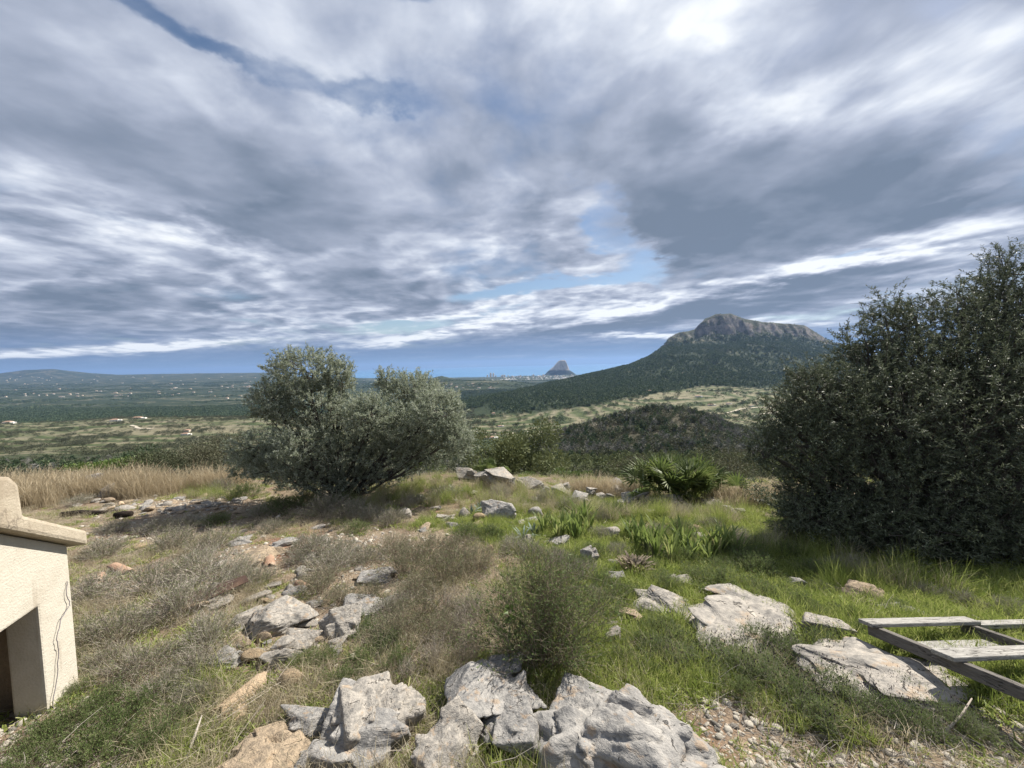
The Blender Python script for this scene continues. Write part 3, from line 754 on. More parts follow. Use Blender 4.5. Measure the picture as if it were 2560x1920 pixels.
def sample_land(n, gx0, gx1, y0, y1, keep=None):
    gx = rs.uniform(gx0, gx1, n); Y = np.sqrt(rs.uniform(y0 * y0, y1 * y1, n))
    if keep is not None:
        k = rs.rand(n) < keep(gx, Y); gx, Y = gx[k], Y[k]
    z = far_z(gx, Y)
    return np.stack([gx * Y, Y, z], 1), gx, Y
def terr_mask(gx, Y):
    x = gx * Y
    a = sstep(520, 600, Y) * (1 - sstep(-20, 60, Y - (1010 + 330 * sstep(0.2, 0.55, gx)))) * sstep(-0.16, -0.10, gx)
    b = sstep(330, 480, Y) * sstep(1330, 1270, Y) * sstep(-0.12, -0.25, gx)
    return np.maximum(a, b)
def grow(name, label, n, gx0, gx1, y0, y1, keep, hmin, hmax, variants, wide=1.0):
    p, gx, Y = sample_land(n, gx0, gx1, y0, y1, keep)
    k = len(p); s = hmin + (hmax - hmin) * rs.rand(k) ** 1.5
    p[:, 2] -= 0.06 * s
    sc = np.stack([s * wide * (0.8 + 0.4 * rs.rand(k)), s * wide * (0.8 + 0.4 * rs.rand(k)), s], 1)
    return scatter(name, label, p, sc, rs.rand(k) * 6.28, variants, rs.randint(0, len(variants), k))
clump = lambda gx, Y, sc, seed, a, b: sstep(a, b, fbm2(gx * Y, Y, sc, 3, 0.5, seed))
# mountain and spur forest
def rockmask(gx, Y): return sstep(2600, 2700, Y) * sstep(0.36, 0.42, gx) * sstep(0.88, 0.80, gx)
def keep_m(gx, Y):
    return (1 - terr_mask(gx, Y)) * (0.35 + 0.65 * clump(gx, Y, 1 / 150., 51, -0.25, 0.1)) * (1 - rockmask(gx, Y)) * sstep(-0.13, -0.05, gx + (Y - 1500) / 6000)
grow('pine_forest', 'dense dark pine forest covering the slopes of the mountain', 60000, -0.14, 1.0, 1000, 3000, keep_m, 6, 11, V_pine_far, 1.25)
grow('clifftop_scrub', 'dark scrub growing on ledges of the grey cliffs', 2500, 0.36, 0.88, 2600, 2950, lambda gx, Y: 0.05 + 0.5 * clump(gx, Y, 1 / 70., 52, 0.0, 0.25), 3, 6, V_round_far, 1.2)
# the wooded band and the mixed plain at the left
grow('valley_forest', 'dark wooded band across the valley floor', 34000, -1.42, -0.08, 1290, 2300, lambda gx, Y: 0.3 + 0.7 * clump(gx, Y, 1 / 120., 53, -0.3, 0.05), 5, 10, V_round_far + V_pine_far, 1.3)
grow('plain_woods', 'patches of dark woodland on the far plain', 30000, -1.42, 0.12, 2300, 6500, lambda gx, Y: clump(gx, Y * 0.5, 1 / 230., 54, -0.02, 0.18), 7, 13, V_round_far, 1.9)
# scrub among the terraces
grow('terrace_trees', 'scattered small trees among the terraced fields', 14000, -0.14, 1.0, 540, 1400, lambda gx, Y: terr_mask(gx, Y) * (0.05 + 0.75 * clump(gx, Y, 1 / 70., 55, 0.10, 0.30)), 3, 7, V_round_far + V_shrub_mid, 1.2)
grow('field_scrub', 'low dark scrub dotted over the old terraces', 24000, -1.42, -0.1, 300, 1300, lambda gx, Y: 0.07 + 0.85 * clump(gx, Y, 1 / 85., 56, 0.02, 0.18), 2, 5.5, V_shrub_mid, 1.25)
# burnt hill
grow('burnt_trunks', 'grey dead trees standing over the dark hill', 3000, 0.0, 0.72, 215, 500, lambda gx, Y: 0.15 + 0.85 * clump(gx, Y, 1 / 40., 57, -0.05, 0.2), 5, 9, V_dead, 1.1)
grow('hill_pines', 'young dark pines and shrubs regrowing on the burnt hill', 5600, 0.0, 0.76, 215, 520, lambda gx, Y: 0.2 + 0.7 * clump(gx, Y, 1 / 35., 58, -0.02, 0.2), 3, 7.5, V_pine_dark + V_pine_dark + V_shrub_mid, 1.1)
grow('hill_scrub', 'low brown scrub covering the burnt hill', 4000, 0.0, 0.76, 215, 520, None, 0.8, 2.0, V_shrub_mid, 1.5)
# slope just beyond the crest
grow('gully_pines', 'light green pines in the near gully', 160, -0.05, 1.0, 50, 105, lambda gx, Y: 0.35 + 0.65 * clump(gx, Y, 1 / 30., 59, -0.2, 0.1), 2.5, 5.0, V_pine_near, 1.0)
grow('slope_pines', 'light green pines growing in the gully below the crest', 1500, -0.05, 1.3, 100, 235, lambda gx, Y: 0.35 + 0.65 * clump(gx, Y, 1 / 30., 59, -0.2, 0.1), 3.5, 7.0, V_pine_mid, 1.0)
grow('crest_scrub', 'grey green bushes growing close below the crest', 900, -1.5, 1.4, 22, 90, lambda gx, Y: (0.25 + 0.6 * clump(gx, Y, 1 / 12., 63, -0.2, 0.15)) * sstep(24, 40, Y), .8, 2.2, V_shrub_near, 1.2)
grow('slope_scrub', 'grey green scrub covering the slope below the crest', 9000, -1.45, 1.4, 80, 330, lambda gx, Y: 0.3 + 0.6 * clump(gx, Y, 1 / 25., 60, -0.2, 0.15), 1.2, 3.6, V_shrub_mid, 1.2)
grow('slope_dead_trees', 'pale grey bare trees on the slope below the grass', 900, -1.45, 0.05, 70, 330, lambda gx, Y: clump(gx, Y, 1 / 40., 61, 0.0, 0.2), 3, 6, V_dead, 1.5)
grow('slope_dark_pines', 'dark pines dotted over the slope at the valley side', 700, -1.45, 0.0, 90, 330, lambda gx, Y: clump(gx, Y, 1 / 45., 62, -0.05, 0.2), 3, 6, V_pine_dark, 1.25)

# ------------------------------------------------------------------ materials of the built things and the rocks
def rock_mat(name, tint=(1, 1, 1), lichen=True):
    m, t, out = mat(name)
    tcn = t.new('ShaderNodeTexCoord'); oi = t.new('ShaderNodeObjectInfo')
    off = t.new('ShaderNodeVectorMath', operation='SCALE'); off.inputs[0].default_value = (17.0, 9.0, 5.0); t.nt.links.new(oi.outputs['Random'], off.inputs['Scale'])
    P = t.vmath('ADD', tcn.outputs['Object'], off.outputs[0])
    a = t.noise(P, 2.6, 7, 0.62, 0.6); b = t.noise(P, 9, 6, 0.65); c = t.noise(t.mapping(P, scale=(1, 1, 3.5)), 5.0, 6, 0.6, 0.8); d = t.noise(P, 45, 4, 0.6)
    f = a * 0.45 + b * 0.3 + c * 0.25
    col = t.ramp(f, [(0.32, (.085 * tint[0], .085 * tint[1], .083 * tint[2])), (0.44, (.19 * tint[0], .185 * tint[1], .177 * tint[2])), (0.54, (.31 * tint[0], .295 * tint[1], .272 * tint[2])), (0.70, (.47 * tint[0], .44 * tint[1], .395 * tint[2]))])
    stain = t.noise(P, 3.3, 5, 0.6).step(0.56, 0.68)
    col = t.mix(stain * 0.55, col, (.36, .25, .15))
    col = t.mix(d.step(0.60, 0.72) * 0.5, col, (.10, .095, .09))
    ed = t.new('ShaderNodeTexVoronoi', feature='DISTANCE_TO_EDGE'); ed.inputs['Scale'].default_value = 1.1
    t.link(t.vmath('ADD', P, t.vmath('SCALE', t.vmath('SUBTRACT', t.noise(P, 4.0, 4, .6, color=True), (.5, .5, .5)), 0.35)), ed.inputs['Vector'])
    crack = X(t.nt, ed.outputs['Distance']).step(0.0, 0.02, 1.0, 0.0) * a.step(0.52, 0.60)
    col = t.mix(crack * 0.8, col, (.06, .055, .05))
    if lichen:
        li = t.noise(P, 7.0, 5, 0.7).step(0.69, 0.73)
        col = t.mix(li * 0.85, col, (.42, .19, .04))
    principled(t, out, col, 0.92, 0.2, bump=b * 0.45 + d * 0.2 + c * 0.4 - crack * 0.5, bump_dist=0.02)
    return m
M_rock = rock_mat('limestone')
M_rock_pale = rock_mat('pale_limestone', (1.12, 1.08, 1.02), False)
M_rock_tan = rock_mat('tan_limestone', (1.15, .95, .72), False)
M_rock_ochre = rock_mat('ochre_stone', (1.15, .92, .64), False)

def simple_mat(name, c0, c1, scale=12, rough=0.85, spec=0.2, bump=0.01, stains=None, stretch=(1, 1, 1)):
    m, t, out = mat(name)
    tcn = t.new('ShaderNodeTexCoord')
    P = t.mapping(tcn.outputs['Object'], scale=stretch)
    a = t.noise(P, scale, 6, 0.65); b = t.noise(P, scale * 6, 4, 0.6); big = t.noise(P, scale * 0.25, 5, 0.6)
    col = t.ramp(a * 0.6 + b * 0.4, [(0.33, c0), (0.67, c1)])
    if stains: col = t.mix(big.step(0.50, 0.66) * 0.65, col, stains)
    principled(t, out, col, rough, spec, bump=a * 0.5 + b, bump_dist=bump)
    return m
M_plaster = simple_mat('cream_plaster', (.41, .37, .295), (.48, .44, .36), 14, .9, .15, .0015, (.31, .265, .195))
def streaked(name, c0, c1, dirt, rust):
    m, t, out = mat(name)
    P = t.new('ShaderNodeTexCoord').outputs['Object']
    a = t.noise(P, 14, 6, .65); b = t.noise(P, 90, 4, .6); big = t.noise(P, 3.0, 6, .62)
    st = t.noise(t.mapping(P, scale=(1, 1, .10)), 22, 5, .6)
    col = t.ramp(a * .6 + b * .4, [(.33, c0), (.67, c1)])
    col = t.mix(big.step(.46, .68) * .55, col, dirt)
    col = t.mix(st.step(.55, .72) * big.step(.42, .60) * .6, col, rust)
    ck = (t.noise(t.mapping(P, scale=(1, 1, .5)), 3.2, 5, .55) - .5).abs().step(0, .006, 1, 0) * t.noise(P, 1.7, 3, .5).step(.55, .62)
    col = t.mix(ck * .6, col, (.12, .10, .08))
    principled(t, out, col, .92, .12, bump=a * .8 + b + big, bump_dist=.004)
    return m
M_coping = simple_mat('weathered_plaster', (.31, .265, .195), (.45, .395, .31), 9, .9, .15, .004, (.19, .145, .10))
M_plaster = streaked('cream_plaster', (.45, .415, .345), (.53, .495, .42), (.39, .345, .275), (.31, .265, .205))
M_coping = streaked('weathered_plaster', (.33, .285, .215), (.46, .405, .32), (.24, .19, .135), (.17, .14, .105))
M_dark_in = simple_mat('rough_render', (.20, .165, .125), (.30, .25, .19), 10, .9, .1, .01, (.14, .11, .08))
M_tile = simple_mat('terracotta', (.25, .15, .10), (.37, .25, .175), 16, .85, .2, .006, (.42, .36, .28))
M_tile_pale = simple_mat('pale_terracotta', (.38, .28, .18), (.50, .39, .27), 16, .85, .2, .008, (.34, .24, .15))
def wood_mat(name, c0, c1, dark):
    m, t, out = mat(name)
    oi = t.new('ShaderNodeObjectInfo'); P0 = t.new('ShaderNodeTexCoord').outputs['Object']
    sv = t.new('ShaderNodeVectorMath', operation='SCALE'); sv.inputs[0].default_value = (3.0, 7.0, 2.0); t.nt.links.new(oi.outputs['Random'], sv.inputs['Scale'])
    P = t.vmath('ADD', P0, sv.outputs[0])
    long_ = t.mapping(P, scale=WOOD_AXIS[name])
    g = t.noise(long_, 9, 7, .68, .4); g2 = t.noise(long_, 34, 5, .6); big = t.noise(P, 4, 5, .6)
    col = t.ramp(g * .6 + g2 * .4, [(.32, dark), (.46, c0), (.66, c1)])
    sp = (t.noise(long_, 5.0, 4, .5) - .5).abs().step(0, .012, 1, 0) * big.step(.45, .55)
    col = t.mix(sp * .85, col, (.03, .026, .022)); col = t.mix(big.step(.55, .7) * .4, col, dark)
    principled(t, out, col, .85, .15, bump=g * .6 + g2 * .6 - sp, bump_dist=.006)
    return m
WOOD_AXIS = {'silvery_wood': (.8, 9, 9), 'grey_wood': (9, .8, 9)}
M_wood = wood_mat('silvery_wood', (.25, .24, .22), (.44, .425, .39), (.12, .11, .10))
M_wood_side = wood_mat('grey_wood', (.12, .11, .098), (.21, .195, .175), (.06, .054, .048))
M_cable = simple_mat('grey_cable', (.17, .155, .165), (.24, .22, .23), 10, .6, .3, .001)
M_char = simple_mat('charred_wood', (.018, .014, .012), (.07, .055, .045), 12, .9, .1, .02, None, (1, 5, 5))
M_rust = simple_mat('rusty_sheet', (.045, .03, .024), (.085, .052, .04), 9, .85, .2, .004, (.14, .09, .06))
M_white = simple_mat('white_render', (.70, .67, .62), (.82, .79, .74), .5, .9, .1, .01)
M_cream = simple_mat('cream_render', (.62, .53, .42), (.74, .65, .54), .5, .9, .1, .01)
M_roof = simple_mat('far_roof_tiles', (.27, .17, .12), (.36, .25, .19), .8, .9, .1, .02)
M_pebble = simple_mat('pebble_stone', (.30, .27, .22), (.50, .46, .39), 20, .9, .2, .002)
M_glass = simple_mat('dark_windows', (.03, .035, .045), (.06, .065, .08), 1, .3, .5, .0)
M_wallstone = simple_mat('dry_stone', (.20, .18, .14), (.38, .34, .28), .8, .95, .1, .1)
M_track = simple_mat('pale_track', (.34, .30, .23), (.46, .42, .34), .4, .95, .1, .02)

# ------------------------------------------------------------------ rocks
_ico = {}
def ico(n):
    if n not in _ico:
        bm = bmesh.new(); bmesh.ops.create_icosphere(bm, subdivisions=n, radius=1.0)
        v = np.array([x.co[:] for x in bm.verts]); f = np.array([[q.index for q in p.verts] for p in bm.faces]); bm.free()
        _ico[n] = (v, f)
    return _ico[n]
def rock_mesh(name, seed, sub, m, facets=9, rough=0.10, flat=0.0, layered=0.0):
    """unit limestone block: planes cut off a ball, then weathered"""
    rs = np.random.RandomState(seed); v, f = ico(sub); v = v.copy()
    d = v.copy()
    sd = seed * 7.31
    dw = unit(d + 0.10 * np.stack([fbm(d * 2.2 + sd + k, 3) for k in (0, 40, 80)], 1))
    r = np.zeros(len(v))
    for part in range(3 if sub >= 4 else 1):
        nrm = unit(rs.normal(size=(facets, 3))); off = rs.uniform(0.40, 0.95, facets)
        st = unit(rs.normal(size=3)); rk = np.full(len(v), 1.3)
        for n_, o_ in zip(nrm, off):
            c = dw @ n_
            o2 = o_ * (1 + (0.35 * (n_ @ st) if part else 0))
            rk = np.where(c > 0.05, np.minimum(rk, o2 / np.maximum(c, 0.05)), rk)
        r = np.maximum(r, np.minimum(rk, 1.1) * (1 - 0.07 * part))
    if sub >= 4:                                   # broken faces that step against each other
        nc = 16 if sub == 4 else 34
        sk = unit(rs.normal(size=(nc, 3))); nk = unit(sk + 0.42 * rs.normal(size=(nc, 3))); ok_ = rs.uniform(.74, .98, nc)
        dj = unit(d + 0.13 * np.stack([fbm(d * 4.0 + sd + k, 3, .6) for k in (11, 51, 91)], 1))
        kk = np.argmax(dj @ sk.T, 1)
        rc = np.clip(ok_[kk] / np.maximum(np.einsum('ij,ij->i', d, nk[kk]), .3), .66, 1.12)
        r = 0.52 * r + 0.48 * rc
    v = d * r[:, None]
    v = v + d * (0.07 * fbm(d * 1.3 + sd, 3, .5))[:, None]
    rg = fbm(v * np.array([2.0, 2.0, 3.0]) + sd, 4, 0.5, ridged=True)
    v = v + d * (rough * 0.32 * rg)[:, None]
    if layered:
        L = np.sin((v[:, 2] + 0.22 * v[:, 0] + 0.25 * fbm(v * 1.5 + sd + 9, 2)) * 15.0)
        v = v + d * (layered * np.sign(L) * np.abs(L) ** 0.5)[:, None] * np.array([1, 1, 0.2])
    v = v + d * (rough * 0.22 * fbm(v * 8.0 + sd, 3, .6))[:, None]
    v = v - v.mean(0); ext = (v.max(0) - v.min(0)) / 2
    v = v / ext
    if flat: v[:, 2] = np.where(v[:, 2] > 0, v[:, 2] * (1 - flat), v[:, 2])
    return np_mesh(name, v, f, m, smooth=True)

def hull_rock(name, seed, m, chunks=5, rough=1.0, flat=0.0, strata=0.0):
    """broken limestone: convex fragments driven into each other, fused and weathered"""
    rs = np.random.RandomState(seed); bm = bmesh.new()
    tiltv = rs.normal(size=3) * .35
    for c in range(chunks):
        big = c == 0
        ctr = np.zeros(3) if big else rs.uniform(-.62, .62, 3) * (1, 1, .55)
        ext = np.array([1, 1, .95]) * (1.0 if big else rs.uniform(.38, .72))
        n = rs.randint(9, 14)
        p = rs.uniform(-1, 1, (n, 3)); p = p / np.maximum(np.abs(p).max(1), 1e-3)[:, None] * rs.uniform(.72, 1.0, (n, 1)) * ext
        p[:, 2] += p[:, :2] @ tiltv[:2] * .5
        vs = [bm.verts.new(q + ctr) for q in p]
        r_ = bmesh.ops.convex_hull(bm, input=vs, use_existing_faces=False)
        bad = [g for g in r_['geom_interior'] + r_['geom_unused'] if isinstance(g, bmesh.types.BMVert)]
        bmesh.ops.delete(bm, geom=list(set(bad)), context='VERTS')
    me = bpy.data.meshes.new('raw_rock'); bm.to_mesh(me); bm.free()
    ob = bpy.data.objects.new('raw_rock', me); COL.objects.link(ob)
    md = ob.modifiers.new('fuse', 'REMESH'); md.mode = 'VOXEL'; md.voxel_size = 0.048
    ev = ob.evaluated_get(bpy.context.evaluated_depsgraph_get()); me2 = bpy.data.meshes.new_from_object(ev)
    bpy.data.objects.remove(ob)
    n = len(me2.vertices); v = np.empty(n * 3, np.float32); me2.vertices.foreach_get('co', v); v = v.reshape(-1, 3).astype(float)
    nn = np.empty(n * 3, np.float32); me2.vertices.foreach_get('normal', nn); nn = nn.reshape(-1, 3)
    nl = len(me2.loops); lv = np.empty(nl, np.int32); me2.loops.foreach_get('vertex_index', lv)
    f = lv.reshape(-1, 4)
    sd = seed * 5.17
    v = v + nn * (rough * (.032 * fbm(v * 1.6 + sd, 3, .5) + .034 * fbm(v * (3.0, 3.0, 4.5) + sd, 4, .55, ridged=True) + .016 * fbm(v * 11.0 + sd, 3, .6)))[:, None]
    cr = np.abs(perlin(v * (1.5, 1.5, 2.6) + sd + 30)) ; cr = np.clip(1 - cr / .045, 0, 1) * np.clip(perlin(v * .9 + sd + 60) * 3 + .3, 0, 1)
    v = v - nn * (.07 * cr)[:, None]
    if strata:
        q_ = v[:, 2] + .25 * v[:, 0] + .12 * fbm(v * 1.2 + sd, 2)
        L = np.sin(q_ * 17); v = v + nn * np.array([1, 1, .3]) * (strata * np.sign(L) * np.abs(L) ** .4)[:, None]
    v = v - (v.max(0) + v.min(0)) / 2; v = v / ((v.max(0) - v.min(0)) / 2)
    if flat: v[:, 2] = np.where(v[:, 2] > 0, v[:, 2] * (1 - flat), v[:, 2])
    bpy.data.meshes.remove(me2)
    return np_mesh(name, v, f, m, smooth=True)

def place(px0, py0, px1, py1, bury=0.35, hk=0.75, dk=0.8, up=0.0):
    """centre, width, depth and height of a lump of stone that shows between these points of the photograph"""
    cx = (px0 + px1) / 2
    x, y, z = hit(cx, py1 - 0.22 * (py1 - py0))
    D = y
    w = (px1 - px0) / F_PX * D
    h = max(0.22 * w, (py1 - py0) / F_PX * D * hk)
    return x, y, z, w, w * dk, h

ROCKS = []
def rock(box, label, m=None, seed=1, sub=4, rotz=0.0, dk=0.8, hk=0.75, facets=9, rough=0.10, layered=0.0, flat=0.0, name='rock', cat='rock', group=None, sink=0.32, tilt=(0, 0), mesh=None):
    x, y, z, w, d, h = place(*box, hk=hk, dk=dk)
    me = mesh or (hull_rock(name, seed, m or M_rock, {4: 4, 5: 6, 6: 8}[sub], rough / .1, flat, layered * .6) if sub >= 4 else rock_mesh(name, seed, sub, m or M_rock, facets, rough, flat, layered))
    o = link(name, me, None, (x, y, z + h * (0.5 - sink)), (tilt[0], tilt[1], rotz), (w / 2 * 1.16, d / 2 * 1.12, h / 2 * (1 + sink)))
    ROCKS.append((x, y, max(w, d) / 2))
    return tag(o, label, cat, group)

rock((1150, 1440, 1450, 1690), 'largest pale boulder with a bright sunlit crest, tall dark bush rooted behind it', M_rock, 4, 6, -0.55, .85, .62, 8, .15, name='boulder', cat='boulder', sink=.3, tilt=(.0, .12))
rock((1300, 1510, 1570, 1740), 'low sloping lower end of the largest boulder, beside the gravel', M_rock, 9, 6, -0.5, .9, .50, 8, .14, name='boulder', cat='boulder', sink=.3)
rock((968, 1422, 1147, 1552), 'grey boulder with an orange lichen spot, under the tall dry stems', M_rock, 13, 6, 0.3, 1.0, .72, 8, .10, name='boulder', cat='boulder', sink=.2)
rock((1032, 1513, 1167, 1622), 'squat grey rock with a blunt flat top, between the two largest boulders', M_rock, 21, 5, -.2, .9, .7, 9, .10, name='rock', sink=.2)
rock((1031, 1505, 1074, 1544), 'small blocky stone wedged above the squat grey rock', M_rock, 33, 4, .7, .8, 1, 7, .08, sink=.15)
rock((735, 1456, 908, 1600), 'upright white boulder with a sharp ridge, behind the dark domed rock', M_rock_pale, 42, 6, .5, .95, .64, 8, .10, name='boulder', cat='boulder', sink=.2)
rock((676, 1515, 880, 1648), 'dark grey domed rock leaning against the upright white boulder', M_rock, 57, 6, -.3, .9, .55, 10, .08, name='boulder', cat='boulder', sink=.2)
rock((606, 1523, 712, 1590), 'grey and tan lump of rock at the back of the domed rock', M_rock, 61, 5, .2, .9, .65, 8, .1)
rock((895, 1562, 1032, 1672), 'pointed pale rock standing alone in the grass by the domed rock', M_rock_pale, 73, 5, .9, .9, .8, 8, .1, sink=.15)
rock((524, 1566, 614, 1625), 'smooth tan topped rock in the front row, nearest the broken roof tile', M_rock_tan, 84, 4, .1, .9, .7, 8, .08)
rock((482, 1600, 648, 1690), 'broad tan rock cut by the bottom of the photo', M_rock_tan, 92, 5, -.2, .9, .65, 9, .1)
rock((640, 1592, 712, 1672), 'narrow grey rock squeezed between tan rock and domed rock', M_rock, 97, 4, .4, .9, .7, 8, .1)
# pale group at mid left
rock((552, 1300, 672, 1368), 'lumpy pale outcrop in the cluster left of the grey bushes', M_rock_pale, 103, 5, .2, .8, .75, 11, .16, sink=.25)
rock((508, 1317, 564, 1357), 'white weathered rock half hidden in green grass', M_rock_pale, 111, 4, .4, .8, .75, 9, .14)
rock((692, 1318, 776, 1384), 'pale rock with a dark cleft, at the edge of the grey bushes', M_rock_pale, 118, 5, .1, .8, .9, 9, .12)
rock((614, 1370, 688, 1403), 'rounded pale stone in front of the lumpy outcrop', M_rock_pale, 123, 4, .1, .8, .8, 8, .08)
rock((570, 1390, 646, 1432), 'smooth whitish stone beside the flat ochre brick', M_rock_pale, 131, 4, -.1, .8, .85, 8, .08)
rock((443, 1408, 520, 1436), 'low grey slab lying in dry grass behind the ochre brick', M_rock, 137, 4, .1, .7, .7, 9, .1)
rock((520, 1404, 568, 1424), 'thin white stone edge behind the ochre brick', M_rock_pale, 139, 3, .1, .7, .7, 9, .1)
rock((706, 1384, 732, 1404), 'small whitish stone beneath the lavender heads', M_rock_pale, 141, 3, .1, .8, .9, 8, .1)
rock((556, 1365, 584, 1392), 'small cream stone above the smooth whitish stone', M_rock_tan, 142, 3, .1, .8, .9, 8, .1)
rock((746, 1280, 846, 1320), 'flat grey slab with layered edge among grey bushes', M_rock, 143, 5, .2, .75, .6, 10, .12, layered=.02)
rock((782, 1224, 854, 1254), 'smooth grey flat rock in front of brown bushes', M_rock, 151, 4, .15, .75, .7, 9, .07)
rock((864, 1274, 915, 1290), 'thin white slab nearly hidden among the grey bushes', M_rock_pale, 157, 4, .1, .7, .6, 9, .1)
rock((494, 1189, 582, 1220), 'flat cream slab on the bare patch of soil', M_rock_tan, 163, 4, .3, .8, .55, 10, .1)
rock((576, 1180, 620, 1198), 'small flat cream slab next to the larger one', M_rock_tan, 167, 4, .2, .8, .6, 9, .1)
rock((494, 1156, 546, 1176), 'grey flat slab at the back of the bare patch', M_rock, 171, 4, .2, .8, .6, 9, .1)
rock((580, 1165, 640, 1180), 'long low grey slab beside low green bushes', M_rock, 173, 4, .3, .8, .55, 9, .1)
rock((553, 1130, 586, 1146), 'cream angular stone on the shaded path below the olive tree', M_rock_tan, 177, 3, .3, .8, .8, 8, .1)
rock((676, 1130, 704, 1142), 'narrow pale stone in the grass near the olive tree', M_rock_pale, 178, 3, .3, .8, .6, 8, .1)
rock((642, 1232, 664, 1250), 'small grey upright stone above the terracotta shard', M_rock, 179, 3, .3, .8, 1, 8, .1)
rock((614, 1263, 634, 1280), 'small white stone beside the terracotta shard', M_rock_pale, 180, 3, .3, .8, 1, 8, .1)
# right side
rock((1374, 1274, 1486, 1322), 'tilted white slab with a thin shaded edge in bright grass', M_rock_pale, 183, 5, -.35, .6, .6, 9, .1, tilt=(.05, .12))
rock((1332, 1310, 1384, 1338), 'tan flat stone below the tilted white slab', M_rock_tan, 187, 4, -.4, .7, .7, 8, .1)
rock((1306, 1352, 1340, 1394), 'small white rock at the right edge of the tall dark bush', M_rock_pale, 193, 4, .1, .8, .95, 8, .12)
rock((1312, 1338, 1336, 1354), 'white knob of stone just above the small white rock', M_rock_pale, 194, 3, .1, .8, .95, 8, .12)
rock((1252, 1184, 1292, 1220), 'upright grey rock above the small rosette plant', M_rock, 197, 4, .1, .8, 1.0, 8, .12)
rock((1312, 1208, 1342, 1222), 'whitish stone beside the brown rosette plant', M_rock_pale, 198, 3, .1, .8, .8, 8, .12)
rock((1310, 1234, 1346, 1262), 'rough grey stone under grey twigs', M_rock, 199, 4, .1, .8, .8, 8, .12)
rock((1442, 1244, 1496, 1270), 'low white rock with a notched top in the lawn', M_rock_pale, 203, 4, .1, .8, .8, 8, .12)
rock((1184, 1158, 1230, 1180), 'dark grey rock below the bright strap leaves', M_rock, 207, 4, .1, .8, .8, 8, .12)
rock((1497, 1278, 1722, 1376), 'wide fissured pale slab on the green slope', M_rock_pale, 211, 6, .15, 1.25, .34, 12, .14, layered=.05, flat=.3, name='rock_slab', cat='rock slab', sink=.35)
rock((1500, 1330, 1690, 1385), 'front ledge of the wide fissured slab', M_rock_pale, 215, 5, .1, .9, .38, 11, .12, layered=.04, flat=.3, name='rock_slab', cat='rock slab')
rock((1758, 1388, 2030, 1490), 'long pale slab sloping towards the wooden frame', M_rock_pale, 223, 6, -.35, .75, .30, 12, .12, layered=.04, flat=.3, name='rock_slab', cat='rock slab', sink=.3)
rock((1742, 1322, 1826, 1386), 'white rough rock between the two long slabs', M_rock_pale, 227, 4, -.4, .7, .7, 9, .14)
rock((1696, 1245, 1733, 1269), 'lone rounded grey stone on bright grass', M_rock, 229, 4, .1, .85, 1, 8, .06)
rock((1800, 1248, 1892, 1300), 'tan ledge of rock with red soil at its top', M_rock_tan, 233, 4, -.5, .6, .7, 9, .1)
rock((1908, 1312, 1990, 1334), 'flat grey rock behind the wooden frame', M_rock, 239, 4, -.1, .7, .7, 9, .1)
# middle: boulder pile and around
rock((1044, 1085, 1110, 1128), 'weathered grey boulder in the middle of the grass', M_rock, 241, 5, .1, .8, .95, 9, .14, name='boulder', cat='boulder')
rock((993, 1099, 1017, 1120), 'pale upright stone left of the weathered boulder', M_rock_pale, 243, 3, .1, .8, 1, 8, .12)
rock((1022, 1110, 1046, 1128), 'orange tan stone in front of the weathered boulder', M_rock_ochre, 245, 3, .1, .8, 1, 8, .1)
rock((945, 1106, 985, 1126), 'flat pale stone in grass at the end of the stone line', M_rock_pale, 247, 4, .1, .8, .7, 8, .1)
rock((1146, 1098, 1175, 1116), 'grey stone right of the weathered boulder', M_rock, 249, 3, .1, .8, .9, 8, .12)
rock((1126, 1113, 1162, 1127), 'flat grey stone under the grey stone', M_rock, 251, 3, .1, .8, .7, 8, .12)
rock((862, 1100, 892, 1122), 'whitish stone by grass tufts near the olive tree', M_rock_pale, 253, 3, .1, .8, 1, 8, .1)
rock((882, 1078, 898, 1088), 'single white stone higher in the grass', M_rock_pale, 254, 3, .1, .8, 1, 8, .1)
rock((928, 1092, 952, 1102), 'small white stone between grass tufts', M_rock_pale, 256, 3, .1, .8, 1, 8, .1)
rock((1052, 1176, 1066, 1190), 'pinkish upright stone behind the dry stems', M_rock_ochre, 257, 3, .1, .8, 1, 8, .1)
# left outcrop in the tall grass
rock((172, 1030, 214, 1078), 'tall grey outcrop among the tawny grass', M_rock, 261, 4, .1, .7, 1.1, 9, .14)
rock((212, 1050, 240, 1078), 'blue grey stone at the foot of the tall outcrop', M_rock, 263, 4, .1, .7, 1.1, 9, .14)
rock((64, 1020, 98, 1040), 'grey rock half hidden behind tawny grass', M_rock, 267, 4, .1, .7, 1.0, 9, .14)
for q_ in ((195, 1082), (215, 1086), (235, 1086), (180, 1088), (82, 1048)):
    x, y, z = hit(*q_); ROCKS.append((x, y, .45))
